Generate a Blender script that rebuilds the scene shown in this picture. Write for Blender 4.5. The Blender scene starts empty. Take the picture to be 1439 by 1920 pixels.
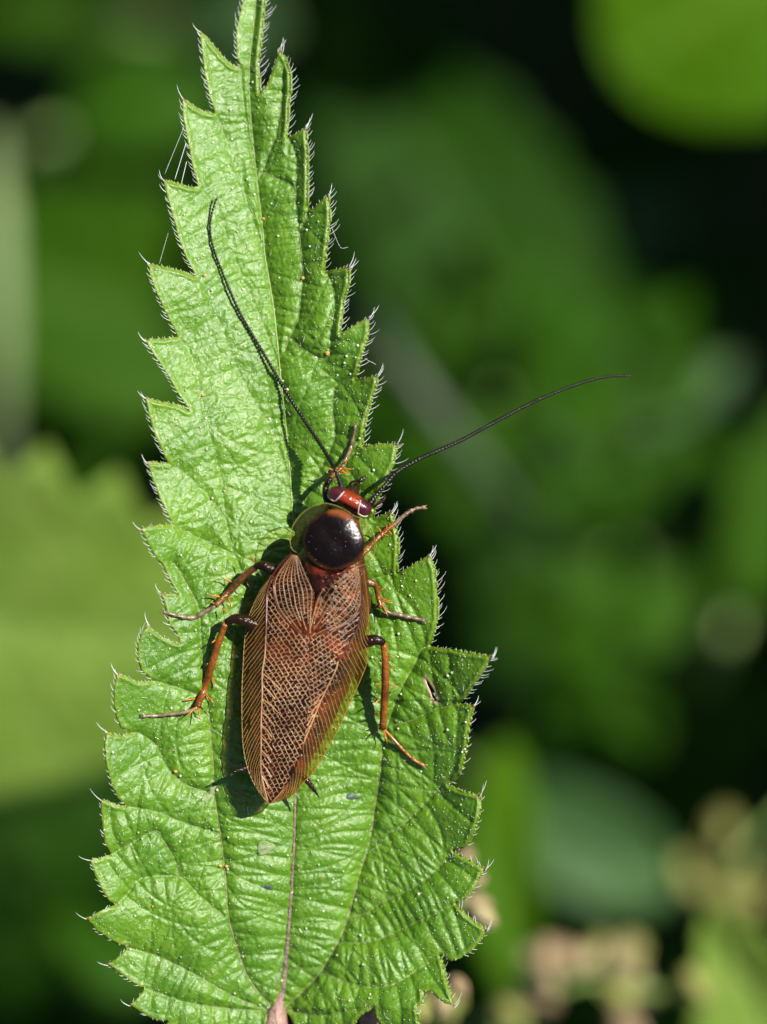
import bpy, math, random
import numpy as np
from mathutils import Vector, Matrix, Quaternion

random.seed(7); rng = np.random.default_rng(7)
scene = bpy.context.scene
col = scene.collection
scene.unit_settings.scale_length = 0.01          # 1 unit = 1 cm (macro subject)

# ------------------------------------------------------------------ camera
S = 1.0 / 700.0            # cm per unit of the working grid (700 grid units = 1 cm on the leaf)
D = 20.0                   # lens to leaf, cm
cam_d = bpy.data.cameras.new('camera'); cam = bpy.data.objects.new('camera', cam_d); col.objects.link(cam)
cam.location = (0, 0, D)
cam_d.sensor_fit = 'HORIZONTAL'; cam_d.sensor_width = 36
cam_d.lens = 36 * D / (1439 * S)
cam_d.clip_start = 0.1; cam_d.clip_end = 5000
cam_d.dof.use_dof = True; cam_d.dof.focus_distance = D - 0.06
cam_d.dof.aperture_fstop = 0.60
scene.camera = cam

# ------------------------------------------------------------------ world, sun, exposure
SUN_EL = math.radians(50); SUN_AZ = math.atan2(0.50, 0.86)
sun_dir = Vector((math.cos(SUN_AZ) * math.cos(SUN_EL), math.sin(SUN_AZ) * math.cos(SUN_EL), math.sin(SUN_EL)))
w = bpy.data.worlds.new('World'); scene.world = w; w.use_nodes = True
nt = w.node_tree; bg = nt.nodes['Background']
sky = nt.nodes.new('ShaderNodeTexSky'); sky.sky_type = 'NISHITA'; sky.sun_disc = False
sky.sun_elevation = SUN_EL; sky.sun_rotation = math.pi / 2 - SUN_AZ
nt.links.new(sky.outputs[0], bg.inputs[0]); bg.inputs[1].default_value = 0.05
sl = bpy.data.lights.new('sun', 'SUN'); sl.energy = 4.6; sl.angle = math.radians(0.53); sl.color = (1.0, 0.955, 0.88)
so = bpy.data.objects.new('sun', sl); col.objects.link(so)
so.rotation_euler = (-sun_dir).to_track_quat('-Z', 'Y').to_euler(); so.location = sun_dir * 60
vs = scene.view_settings; vs.view_transform = 'Standard'; vs.look = 'None'; vs.gamma = 1; vs.use_curve_mapping = False
vs.exposure = 1.08
scene.render.engine = 'CYCLES'
scene.cycles.use_denoising = True
scene.cycles.max_bounces = 6; scene.cycles.transparent_max_bounces = 12
scene.cycles.sample_clamp_indirect = 6

# ------------------------------------------------------------------ helpers
def P(x, y, h=0.0):
    """point seen at grid position (x, y) standing h grid units above the leaf plane"""
    z = h * S; k = (D - z) / D
    return Vector(((x - 719.5) * S * k, (960 - y) * S * k, z))

def at(x, y, depth):
    """same, with the depth below the leaf plane (in steps of 1.5 cm)"""
    depth = depth * 1.5
    k = (D + depth) / D
    return Vector(((x - 719.5) * S * k, (960 - y) * S * k, -depth))

def link(name, me, mat=None, parent=None, smooth=True):
    o = bpy.data.objects.new(name, me); col.objects.link(o)
    if mat is not None: me.materials.append(mat)
    if smooth and len(me.polygons): me.polygons.foreach_set('use_smooth', [True] * len(me.polygons))
    if parent is not None: o.parent = parent
    return o

def mesh(name, verts, faces):
    me = bpy.data.meshes.new(name); me.from_pydata([tuple(v) for v in verts], [], faces); me.update(); return me

def tag(o, label, cat, group=None, kind=None):
    o['label'] = label; o['category'] = cat
    if group: o['group'] = group
    if kind: o['kind'] = kind
    return o

def thing(name, label, cat, group=None, loc=(0, 0, 0)):
    o = bpy.data.objects.new(name, None); col.objects.link(o); o.empty_display_size = 0.1; o.location = loc
    return tag(o, label, cat, group)

def smoothpath(pts, n):
    """Catmull-Rom through pts, n samples"""
    p = np.array([tuple(q) for q in pts], float)
    if len(p) == 2:
        t = np.linspace(0, 1, n)[:, None]; return p[0] * (1 - t) + p[1] * t
    e = np.vstack([2 * p[0] - p[1], p, 2 * p[-1] - p[-2]])
    seg = np.linalg.norm(np.diff(p, axis=0), axis=1); cum = np.r_[0, np.cumsum(seg)]; cum /= cum[-1]
    out = []
    for t in np.linspace(0, 1, n):
        i = min(np.searchsorted(cum, t, side='right') - 1, len(p) - 2); i = max(i, 0)
        u = (t - cum[i]) / max(cum[i + 1] - cum[i], 1e-9)
        a, b, c, d = e[i], e[i + 1], e[i + 2], e[i + 3]
        out.append(0.5 * ((2 * b) + (-a + c) * u + (2 * a - 5 * b + 4 * c - d) * u * u + (-a + 3 * b - 3 * c + d) * u ** 3))
    return np.array(out)

def tube_data(pts, radii, sides=8, flat=1.0):
    pts = [Vector(p) for p in pts]; n = len(pts)
    if not hasattr(radii, '__len__'): radii = [radii] * n
    V = []; F = []
    t0 = (pts[1] - pts[0]).normalized()
    up = Vector((0, 0, 1)) if abs(t0.z) < 0.9 else Vector((1, 0, 0))
    nrm = (up - t0 * up.dot(t0)).normalized()
    for i in range(n):
        t = (pts[min(i + 1, n - 1)] - pts[max(i - 1, 0)]).normalized()
        nrm = (nrm - t * nrm.dot(t)).normalized(); b = t.cross(nrm)
        for k in range(sides):
            a = 2 * math.pi * k / sides
            V.append(pts[i] + (nrm * math.sin(a) * flat + b * math.cos(a)) * radii[i])
    for i in range(n - 1):
        for k in range(sides):
            k2 = (k + 1) % sides
            F.append((i * sides + k, i * sides + k2, (i + 1) * sides + k2, (i + 1) * sides + k))
    F.append(tuple(range(sides - 1, -1, -1))); F.append(tuple((n - 1) * sides + k for k in range(sides)))
    return V, F

class MB:
    def __init__(self): self.V = []; self.F = []
    def add(self, V, F):
        o = len(self.V); self.V += [tuple(v) for v in V]; self.F += [tuple(i + o for i in f) for f in F]
    def tube(self, pts, radii, sides=8, flat=1.0): self.add(*tube_data(pts, radii, sides, flat))
    def build(self, name, mat, parent=None, smooth=True): return link(name, mesh(name, self.V, self.F), mat, parent, smooth)

def tube(name, pts, radii, mat, parent=None, sides=8, flat=1.0):
    m = MB(); m.tube(pts, radii, sides, flat); return m.build(name, mat, parent)

def ellipsoid_data(c, ax, ay, az, nu=20, nv=12):
    """ax, ay, az = half axes as Vectors"""
    V = []; F = []
    for j in range(nv + 1):
        th = math.pi * j / nv
        for i in range(nu):
            ph = 2 * math.pi * i / nu
            V.append(c + ax * (math.sin(th) * math.cos(ph)) + ay * (math.sin(th) * math.sin(ph)) + az * math.cos(th))
    for j in range(nv):
        for i in range(nu):
            i2 = (i + 1) % nu
            F.append((j * nu + i, (j + 1) * nu + i, (j + 1) * nu + i2, j * nu + i2))
    return V, F

# ------------------------------------------------------------------ materials
def new_mat(name):
    m = bpy.data.materials.new(name); m.use_nodes = True
    nt = m.node_tree; nt.nodes.clear()
    out = nt.nodes.new('ShaderNodeOutputMaterial')
    return m, nt, out
def nd(nt, t, **kw):
    n = nt.nodes.new(t)
    for k, v in kw.items():
        if k in n.inputs: n.inputs[k].default_value = v
        else: setattr(n, k, v)
    return n
def L(nt, a, b): nt.links.new(a, b)
def principled(nt, base=(0.5, 0.5, 0.5), rough=0.4, spec=0.5, **kw):
    p = nt.nodes.new('ShaderNodeBsdfPrincipled')
    p.inputs['Base Color'].default_value = (*base, 1); p.inputs['Roughness'].default_value = rough
    p.inputs['Specular IOR Level'].default_value = spec
    for k, v in kw.items(): p.inputs[k.replace('_', ' ')].default_value = v
    return p
def coords(nt, scale=1.0):
    tc = nt.nodes.new('ShaderNodeTexCoord'); return tc.outputs['Object']
def noise(nt, vec, scale, detail=2.0, rough=0.5):
    n = nt.nodes.new('ShaderNodeTexNoise'); n.inputs['Scale'].default_value = scale
    n.inputs['Detail'].default_value = detail; n.inputs['Roughness'].default_value = rough
    L(nt, vec, n.inputs['Vector']); return n.outputs['Fac']
def ramp(nt, fac, stops):
    r = nt.nodes.new('ShaderNodeValToRGB'); el = r.color_ramp.elements
    while len(el) < len(stops): el.new(0.5)
    for e, (p, c) in zip(el, stops): e.position = p; e.color = (*c, 1) if len(c) == 3 else c
    L(nt, fac, r.inputs['Fac']); return r.outputs['Color']
def mixc(nt, fac, a, b):
    m = nt.nodes.new('ShaderNodeMix'); m.data_type = 'RGBA'
    if isinstance(fac, float): m.inputs[0].default_value = fac
    else: L(nt, fac, m.inputs[0])
    for s, v in ((6, a), (7, b)):
        if isinstance(v, tuple): m.inputs[s].default_value = (*v, 1)
        else: L(nt, v, m.inputs[s])
    return m.outputs[2]
def maprange(nt, v, a, b, c, d):
    m = nt.nodes.new('ShaderNodeMapRange'); m.interpolation_type = 'SMOOTHSTEP'
    for i, x in enumerate((a, b, c, d)): m.inputs[i + 1].default_value = x
    L(nt, v, m.inputs[0]); return m.outputs[0]
def attr(nt, name):
    a = nt.nodes.new('ShaderNodeAttribute'); a.attribute_name = name; return a.outputs['Fac']
def bump(nt, h, dist, strength=1.0, normal=None):
    b = nt.nodes.new('ShaderNodeBump'); b.inputs['Distance'].default_value = dist; b.inputs['Strength'].default_value = strength
    L(nt, h, b.inputs['Height'])
    if normal is not None: L(nt, normal, b.inputs['Normal'])
    return b.outputs['Normal']
def mixf(nt, a, b, k):
    m = nt.nodes.new('ShaderNodeMath'); m.operation = 'MULTIPLY_ADD'; L(nt, b, m.inputs[0]); m.inputs[1].default_value = k; L(nt, a, m.inputs[2]); return m.outputs[0]
def mixsh(nt, fac, a, b):
    m = nt.nodes.new('ShaderNodeMixShader')
    if isinstance(fac, float): m.inputs[0].default_value = fac
    else: L(nt, fac, m.inputs[0])
    L(nt, a, m.inputs[1]); L(nt, b, m.inputs[2]); return m.outputs[0]

def leaf_blade_material():
    m, nt, out = new_mat('nettle leaf blade')
    v = coords(nt)
    n1 = noise(nt, v, 5.0, 3); n2 = noise(nt, v, 42.0, 3)
    c = ramp(nt, n1, [(0.3, (0.060, 0.165, 0.002)), (0.7, (0.102, 0.225, 0.004))])
    c = mixc(nt, maprange(nt, n2, 0.45, 0.8, 0.0, 0.55), c, (0.115, 0.24, 0.012))
    f = maprange(nt, attr(nt, 'vein'), 0.5, 3.5, 0.22, 0.0)
    c = mixc(nt, f, c, (0.17, 0.27, 0.07))
    f = maprange(nt, attr(nt, 'margin'), 1.0, 11.0, 0.7, 0.0)
    c = mixc(nt, f, c, (0.145, 0.215, 0.004))
    f = maprange(nt, attr(nt, 'tip'), 2.0, 13.0, 0.75, 0.0)
    c = mixc(nt, f, c, (0.22, 0.13, 0.012))
    f = maprange(nt, attr(nt, 'scar'), 2.0, 6.5, 1.0, 0.0)
    c = mixc(nt, f, c, (0.42, 0.30, 0.17))
    p = principled(nt, rough=0.36, spec=0.68); L(nt, c, p.inputs['Base Color'])
    L(nt, maprange(nt, noise(nt, v, 60, 2), 0.3, 0.7, 0.36, 0.54), p.inputs['Roughness'])
    vo = nt.nodes.new('ShaderNodeTexVoronoi'); vo.feature = 'SMOOTH_F1'; vo.inputs['Scale'].default_value = 95; L(nt, v, vo.inputs['Vector'])
    b1 = bump(nt, vo.outputs['Distance'], 0.0022, 1.0)
    b2 = bump(nt, noise(nt, v, 150, 3, 0.6), 0.0020, 1.0, b1)
    L(nt, b2, p.inputs['Normal'])
    tr = nt.nodes.new('ShaderNodeBsdfTranslucent'); L(nt, mixc(nt, 0.5, c, (0.20, 0.42, 0.01)), tr.inputs['Color'])
    L(nt, mixsh(nt, 0.22, p.outputs[0], tr.outputs[0]), out.inputs[0]); return m

def simple(name, c1, c2, scale, rough=0.4, spec=0.5, bscale=None, bdist=0.003, transl=0.0, trcol=None, **kw):
    m, nt, out = new_mat(name); v = coords(nt)
    p = principled(nt, rough=rough, spec=spec, **kw)
    c = ramp(nt, noise(nt, v, scale, 3), [(0.32, c1), (0.68, c2)]); L(nt, c, p.inputs['Base Color'])
    if bscale: L(nt, bump(nt, noise(nt, v, bscale, 3), bdist), p.inputs['Normal'])
    if transl:
        tr = nt.nodes.new('ShaderNodeBsdfTranslucent')
        if trcol: tr.inputs['Color'].default_value = (*trcol, 1)
        else: L(nt, c, tr.inputs['Color'])
        L(nt, mixsh(nt, transl, p.outputs[0], tr.outputs[0]), out.inputs[0])
    else: L(nt, p.outputs[0], out.inputs[0])
    return m

def glassy(name, tint, coat_c, fac, rough=0.25, scale=None, fac2=None):
    """thin tinted membrane: partly see-through, partly a glossy coloured skin"""
    m, nt, out = new_mat(name); v = coords(nt)
    t = nt.nodes.new('ShaderNodeBsdfTransparent'); t.inputs[0].default_value = (*tint, 1)
    p = principled(nt, base=coat_c, rough=rough, spec=0.5)
    f = fac
    if scale: f = maprange(nt, noise(nt, v, scale, 3), 0.3, 0.7, fac, fac2)
    L(nt, mixsh(nt, f, t.outputs[0], p.outputs[0]), out.inputs[0]); return m

M = {}
M['blade'] = leaf_blade_material()
M['midrib'] = simple('leaf midrib', (0.085, 0.060, 0.042), (0.20, 0.155, 0.10), 60, 0.45, 0.4, 120, 0.006)
M['midrib_green'] = simple('leaf midrib upper', (0.13, 0.22, 0.04), (0.20, 0.27, 0.09), 60, 0.4, 0.4)
M['vein'] = simple('leaf vein', (0.12, 0.20, 0.04), (0.24, 0.24, 0.12), 40, 0.4, 0.4, transl=0.15)
M['vein_brown'] = simple('brownish leaf vein', (0.13, 0.15, 0.05), (0.24, 0.20, 0.12), 30, 0.4, 0.4)
M['hair'] = simple('stinging hair', (0.62, 0.66, 0.60), (0.80, 0.82, 0.78), 30, 0.22, 0.6, transl=0.35, trcol=(0.8, 0.85, 0.8))
M['gland'] = simple('leaf gland', (0.20, 0.30, 0.10), (0.50, 0.52, 0.36), 30, 0.07, 1.0)
M['petiole'] = simple('petiole', (0.20, 0.10, 0.085), (0.33, 0.22, 0.16), 14, 0.45, 0.4, 60, 0.01)
M['silk'] = simple('spider silk', (0.75, 0.78, 0.75), (0.85, 0.85, 0.85), 20, 0.3, 0.6, transl=0.3)
M['pollen'] = simple('pollen', (0.38, 0.20, 0.05), (0.50, 0.30, 0.10), 90, 0.5, 0.3, 200, 0.003)
M['fleck'] = simple('grey debris', (0.12, 0.19, 0.06), (0.20, 0.24, 0.12), 40, 0.7, 0.2, 100, 0.004)
M['dark_fleck'] = simple('dark debris', (0.03, 0.05, 0.045), (0.06, 0.08, 0.08), 40, 0.5, 0.3)
# ------------------------------------------------------------------ leaf outline (grid units; y grows towards the leaf base)
LEFT = [  # each tooth: notch above it, upper edge, tip, outer edge
 (460,-40),(454,0),(442,62),(443,108),(450,125),(438,122),(421,108),(404,87),(386,66),('t',374,58),(378,97),(383,139),(392,181),(403,212),
 (383,208),(369,201),(352,189),('t',342,183),(341,215),(350,257),(359,306),(371,351),(355,349),(339,344),(320,339),('t',305,336),
 (312,367),(323,405),(334,447),(348,484),(366,517),(344,508),(320,502),(297,497),('t',279,493),(280,515),(292,548),(309,585),(333,631),
 (309,634),(285,634),('t',271,637),(285,662),(309,695),(330,734),(354,769),(334,758),(303,753),('t',272,745),(278,779),(290,817),(309,859),
 (316,869),(296,867),('t',275,867),(285,900),(299,935),(323,983),(303,984),(277,987),('t',263,992),(275,1017),(290,1044),(307,1063),
 (319,1092),(334,1114),(315,1115),('t',300,1111),(307,1131),(311,1146),(317,1171),(332,1190),(337,1206),(323,1202),(303,1192),(288,1181),
 ('t',278,1172),(265,1186),(257,1211),(258,1238),(265,1258),(286,1276),(260,1279),(237,1267),('t',219,1263),(213,1292),(213,1323),(218,1346),
 (226,1365),(247,1373),(228,1378),(212,1376),('t',199,1371),(195,1400),(199,1438),(210,1477),(222,1500),(236,1511),(218,1509),(201,1502),
 ('t',188,1499),(189,1526),(191,1551),(196,1583),(208,1602),(188,1609),('t',167,1612),(177,1641),(190,1670),(205,1691),(219,1696),(202,1702),
 (182,1712),('t',161,1722),(180,1745),(200,1760),(219,1770),(239,1777),(227,1789),(213,1801),('t',201,1809),(223,1826),(244,1841),(265,1853),
 (272,1853),(257,1872),('t',242,1885),(261,1897),(282,1910),(303,1916),(316,1914),(306,1930),('t',292,1950),(325,1968),(365,1972),(372,1962),
 ('t',372,1996),(420,2004),(468,1985),(495,1950),(508,1905)]
RIGHT = [(500,-40),(498,0),(492,62),(486,116),(488,173),(501,157),(512,127),('t',523,90),(536,108),(545,135),(546,168),(542,200),(540,256),
 (555,250),('t',574,236),(578,284),(578,338),(577,389),(588,390),(601,376),('t',617,363),(620,406),(616,447),(611,487),(610,509),
 (623,506),(640,502),('t',656,498),(655,532),(646,563),(642,597),(639,625),(652,617),(671,605),('t',693,593),(693,624),(686,647),(677,674),
 (669,705),(667,711),(686,708),(698,704),('t',709,702),(707,720),(700,745),(690,776),(684,805),(682,835),(698,834),(719,832),('t',746,831),
 (740,867),(731,886),(721,909),(712,932),(700,972),(719,964),('t',735,958),(741,976),(745,995),(748,1015),(747,1040),(745,1074),(767,1063),
 (789,1050),('t',806,1039),(817,1068),(820,1103),(822,1136),(821,1162),(815,1188),(808,1211),(822,1214),(850,1218),(881,1224),('t',924,1231),
 (905,1262),(890,1284),(875,1306),(863,1319),(877,1321),('t',890,1322),(885,1341),(880,1367),(877,1394),(872,1421),(866,1449),(852,1466),
 (841,1472),(868,1484),(889,1489),('t',901,1490),(903,1508),(899,1530),(890,1562),(876,1589),(852,1595),(865,1604),(890,1617),('t',911,1629),
 (902,1644),(890,1668),(873,1687),(856,1694),(873,1714),(892,1729),('t',914,1743),(900,1766),(884,1784),(862,1798),(846,1803),(827,1792),
 (835,1822),(841,1847),(847,1866),('t',852,1886),(835,1882),(819,1871),(808,1858),(795,1860),(795,1879),(784,1887),(786,1915),('t',790,1934),
 (760,1948),(722,1938),(705,1912),(700,1889),(674,1907),(655,1940),(605,1962),(560,1945),(543,1905)]
def parse(lst):
    pts = []; tips = []
    for q in lst:
        if q[0] == 't': tips.append((q[1], q[2])); pts.append((q[1], q[2]))
        else: pts.append(q)
    return pts, tips
LP, LT = parse(LEFT); RP, RT = parse(RIGHT)
OUT = LP + [(522, 1893)] + RP[::-1] + [(482, -55)]
HOLE = [(798,1272),(806,1282),(813,1293),(819,1308),(818,1316),(812,1312),(808,1298),(802,1284)]

MID = [(481,-30),(479,13),(474,60),(467,135),(470,217),(482,339),(493,433),(497,480),(514,584),(528,723),(539,827),(547,932),(553,1050),
       (557,1200),(557,1350),(553,1510),(550,1600),(540,1750),(530,1850),(522,1893)]
VEINS = [
 [(510,1890),(467,1837),(442,1771),(428,1715),(423,1649),(414,1569),(403,1500),(400,1440),(395,1380),(388,1300),(380,1240),(376,1190),(372,1140),(357,1108),(344,1085),(327,1056)],
 [(556,1300),(520,1200),(470,1110),(438,1033),(424,973),(414,897),(400,840),(388,790),(378,740),(366,690),(352,655),(336,633)],
 [(545,900),(505,800),(470,740),(440,680),(410,600),(390,545),(368,518)],
 [(525,690),(490,600),(455,520),(420,430),(395,380),(374,352)],
 [(498,480),(470,400),(445,320),(420,250),(405,213)],
 [(482,335),(465,250),(455,170),(451,127)],
 [(424,973),(390,930),(350,890),(318,870)],
 [(440,1040),(400,1022),(365,1005),(325,984)],
 [(388,1310),(340,1292),(288,1277)],
 [(402,1490),(345,1470),(308,1431),(295,1400),(262,1375),(248,1374)],
 [(413,1565),(350,1545),(290,1522),(238,1512)],
 [(420,1718),(369,1676),(336,1645),(265,1647),(244,1670),(220,1696)],
 [(336,1645),(328,1614),(303,1572),(286,1560),(210,1602)],
 [(500,1893),(440,1870),(369,1830),(300,1795),(240,1777)],
 [(502,1897),(430,1892),(350,1880),(273,1854)],
 [(535,1890),(599,1825),(644,1745),(660,1693),(675,1637),(693,1579),(703,1512),(712,1457),(720,1390),(735,1335),(756,1284),(774,1252),(791,1218),(807,1212)],
 [(693,1579),(748,1551),(783,1521),(832,1471),(850,1467)],
 [(728,1362),(770,1352),(815,1330),(862,1320)],
 [(658,1721),(693,1710),(714,1693),(766,1669),(810,1640),(851,1596)],
 [(635,1768),(700,1765),(780,1730),(855,1695)],
 [(600,1825),(680,1850),(735,1847),(790,1815),(826,1793)],
 [(535,1893),(597,1905),(672,1893),(700,1889)],
 [(557,1200),(620,1130),(690,1090),(744,1074)],
 [(550,990),(590,900),(627,824),(624,772),(629,726),(650,712),(666,711)],
 [(535,655),(544,630),(559,597),(565,542),(569,515),(561,433),(555,366),(557,303),(548,270),(541,257)],
 [(544,632),(573,657),(600,672),(617,668),(621,626),(628,560),(620,522),(611,510)],
 [(482,339),(493,320),(504,287),(517,257),(522,230),(528,190),(532,122)],
 [(493,322),(520,335),(545,345),(556,362)],
 [(561,433),(575,410),(577,391)],
 [(552,1030),(620,985),(670,975),(700,973)],
 [(590,900),(640,870),(681,836)],
]
G0X, G0Y, ST = 150.0, -58.0, 2.0
NX, NY = 392, 1034
gx = G0X + ST * np.arange(NX); gy = G0Y + ST * np.arange(NY)
XX, YY = np.meshgrid(gx, gy)

def vnoise(x, y, scale, seed):
    r = np.random.default_rng(seed); N = 128; g = r.random((N, N))
    fx = x / scale; fy = y / scale
    ix = np.floor(fx).astype(int); iy = np.floor(fy).astype(int); u = fx - ix; v = fy - iy
    u = u * u * (3 - 2 * u); v = v * v * (3 - 2 * v)
    a = g[iy % N, ix % N]; b = g[iy % N, (ix + 1) % N]; c = g[(iy + 1) % N, ix % N]; d = g[(iy + 1) % N, (ix + 1) % N]
    return (a * (1 - u) + b * u) * (1 - v) + (c * (1 - u) + d * u) * v

def edt(polys):
    """distance of every grid point to a set of polylines (jump flooding)"""
    sx = np.full((NY, NX), 1e6); sy = np.full((NY, NX), 1e6)
    for pl in polys:
        p = np.array(pl, float)
        for a, b in zip(p[:-1], p[1:]):
            n = max(int(np.hypot(*(b - a)) / 0.7), 1) + 1
            t = np.linspace(0, 1, n)[:, None]; q = a * (1 - t) + b * t
            i = np.clip(np.round((q[:, 0] - G0X) / ST).astype(int), 0, NX - 1); j = np.clip(np.round((q[:, 1] - G0Y) / ST).astype(int), 0, NY - 1)
            sx[j, i] = q[:, 0]; sy[j, i] = q[:, 1]
    best = (sx - XX) ** 2 + (sy - YY) ** 2
    for step in [1, 64, 32, 16, 8, 4, 2, 1, 1]:
        for dj in (-step, 0, step):
            for di in (-step, 0, step):
                if di == 0 and dj == 0: continue
                ys = slice(max(dj, 0), NY + min(dj, 0)); yt = slice(max(-dj, 0), NY + min(-dj, 0))
                xs = slice(max(di, 0), NX + min(di, 0)); xt = slice(max(-di, 0), NX + min(-di, 0))
                cx = sx[ys, xs]; cy = sy[ys, xs]
                d = (cx - XX[yt, xt]) ** 2 + (cy - YY[yt, xt]) ** 2
                m = d < best[yt, xt]
                bb = best[yt, xt]; bb[m] = d[m]; a = sx[yt, xt]; a[m] = cx[m]; a = sy[yt, xt]; a[m] = cy[m]
    return np.sqrt(best)

def inside(poly, x, y):
    p = np.array(poly, float); res = np.zeros(np.shape(x), bool)
    for (x1, y1), (x2, y2) in zip(p, np.roll(p, -1, 0)):
        c = (y1 > y) != (y2 > y)
        if y1 == y2: continue
        res ^= c & (x < (x2 - x1) * (y - y1) / (y2 - y1) + x1)
    return res

def samp(A, x, y):
    fx = np.clip((np.asarray(x, float) - G0X) / ST, 0, NX - 1.001); fy = np.clip((np.asarray(y, float) - G0Y) / ST, 0, NY - 1.001)
    i = fx.astype(int); j = fy.astype(int); u = fx - i; v = fy - j
    return (A[j, i] * (1 - u) + A[j, i + 1] * u) * (1 - v) + (A[j + 1, i] * (1 - u) + A[j + 1, i + 1] * u) * v

mid_s = smoothpath(MID, 160)
veins_s = [smoothpath(v, max(8, int(sum(math.dist(a, b) for a, b in zip(v[:-1], v[1:])) / 12))) for v in VEINS]
dmain = edt([mid_s] + veins_s)
dedge = edt([OUT + OUT[:1]])
INS = inside(OUT, XX, YY)

# tertiary veins: run off the main veins until they meet another vein or the margin
tert = []
tr_ = random.Random(3)
gdx = np.gradient(dmain, axis=1) / ST; gdy = np.gradient(dmain, axis=0) / ST
for vi, v in enumerate([mid_s] + veins_s):
    p = np.asarray(v); seg = np.linalg.norm(np.diff(p, axis=0), axis=1); cum = np.r_[0, np.cumsum(seg)]
    for side in (-1, 1):
        s = tr_.uniform(6, 20)
        while s < cum[-1] - 6:
            q = np.array([np.interp(s, cum, p[:, 0]), np.interp(s, cum, p[:, 1])])
            q2 = np.array([np.interp(s + 4, cum, p[:, 0]), np.interp(s + 4, cum, p[:, 1])])
            t = (q2 - q) / max(np.hypot(*(q2 - q)), 1e-6)
            d = np.array([-t[1], t[0]]) * side
            d = d + t * tr_.uniform(-0.12, 0.12); d /= np.hypot(*d)
            bend = side * tr_.uniform(-0.002, 0.008)
            line = [q]; pos = q + d * 3
            for k in range(60):
                line.append(pos.copy())
                ang = bend * 3 + tr_.uniform(-0.03, 0.03); ca, sa = math.cos(ang), math.sin(ang)
                d = np.array([ca * d[0] - sa * d[1], sa * d[0] + ca * d[1]])
                pos = pos + d * 3
                dm = float(samp(dmain, pos[0], pos[1])); de = float(samp(dedge, pos[0], pos[1]))
                if (k > 4 and dm < 3) or de < 5: break
            if len(line) > 6: tert.append(np.array(line))
            s += tr_.uniform(25, 36)
# quaternary: short ladder rungs between the tertiaries
dtert = edt(tert)
quat = []
for ln in tert:
    for k in range(3, len(ln) - 2, tr_.choice([4, 5, 6])):
        q = ln[k]; t = ln[k] - ln[k - 1]; t = t / np.hypot(*t)
        d = np.array([-t[1], t[0]]) * tr_.choice((-1, 1)); pos = q + d * 2; line = [q]
        for j in range(16):
            line.append(pos.copy()); ang = tr_.uniform(-0.2, 0.2); ca, sa = math.cos(ang), math.sin(ang)
            d = np.array([ca * d[0] - sa * d[1], sa * d[0] + ca * d[1]]); pos = pos + d * 2.5
            if (j > 2 and min(float(samp(dtert, *pos)), float(samp(dmain, *pos))) < 2) or float(samp(dedge, *pos)) < 4: break
        if len(line) > 3: quat.append(np.array(line))
dquat = edt(quat)

# ---- height of the blade
def pw(y, ys, vs_): return np.interp(y, ys, vs_)
xm = pw(YY, [m[1] for m in MID], [m[0] for m in MID])
RC = VEINS[15]
rcy = [p[1] for p in RC[::-1]]; rcx = [p[0] for p in RC[::-1]]
xr = np.where(YY > 1212, pw(YY, rcy, rcx), 900.0)
u = XX - xm
lslope = pw(YY, [0, 300, 900, 1500, 1900], [0.36, 0.35, 0.31, 0.22, 0.16])
rslope = pw(YY, [0, 300, 900, 1200, 1500, 1900], [0.40, 0.38, 0.32, 0.12, -0.20, -0.18])
Hb = np.where(u < 0, -u * lslope, u * rslope)
Hb = np.sqrt(Hb ** 2 + 4) * np.sign(np.where(u < 0, 1, np.where(rslope < 0, -1, 1)))
Hb += np.where(XX > xr, (XX - xr) * 0.52, 0)
Hb += -0.00012 * np.clip(YY - 1050, 0, None) ** 2 - 0.00010 * np.clip(950 - YY, 0, None) ** 2
pill = 12.0 * (1 - np.exp(-dmain / 17.0)) + 2.0 * (1 - np.exp(-dmain / 4.0))
tsoft = 5.4 * (1 - np.exp(-dtert / 7.0)) + 1.0 * (1 - np.exp(-dquat / 4.0))
fade = np.clip(dedge / 16.0, 0, 1)
wavy = (vnoise(XX, YY, 90, 1) - 0.5) * 26 + (vnoise(XX, YY, 38, 2) - 0.5) * 4
fine = (vnoise(XX, YY, 13, 3) - 0.5) * 1.5 + (vnoise(XX, YY, 6.5, 4) - 0.5) * 0.9
eyg, exg = np.gradient(dedge); en = np.hypot(exg, eyg) + 1e-6; exg = -exg / en; eyg = eyg / en      # outward, y up
lit = exg * 0.86 + eyg * 0.5
rim = (4.0 + 3.5 * np.clip(lit, 0, 1)) * np.exp(-np.clip(dedge - 4.5, 0, None) ** 2 / 36.0) - 8.0 * np.clip(lit + 0.1, 0, 1) * np.exp(-(dedge / 5.0) ** 2)
# the upper left half is stretched almost flat, only finely grained
flat = np.clip((-u) / 25.0, 0, 1) * np.clip((1040 - YY) / 160.0, 0, 1)
pill = pill * (1 - 0.62 * flat); tsoft = tsoft * (1 - 0.45 * flat); wavy = wavy * (1 - 0.3 * flat); fine = fine * (1 + 0.4 * flat)
HT = Hb + pill + tsoft * (0.25 + 0.75 * fade) + wavy + fine * (0.4 + 0.6 * fade) + rim
scar_c = np.hypot(XX - 811, YY - 1296)
HT += -6.0 * np.exp(-(scar_c / 22) ** 2)
def leaf_h(x, y): return float(samp(HT, x, y))

def nearest_on(poly, pts):
    p = np.array(poly, float); q = np.roll(p, -1, 0)
    out = np.empty_like(pts)
    for i, c in enumerate(pts):
        d = q - p; t = np.clip(((c - p) * d).sum(1) / np.maximum((d * d).sum(1), 1e-9), 0, 1)
        r = p + d * t[:, None]; k = np.argmin(((r - c) ** 2).sum(1)); out[i] = r[k]
    return out

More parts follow.
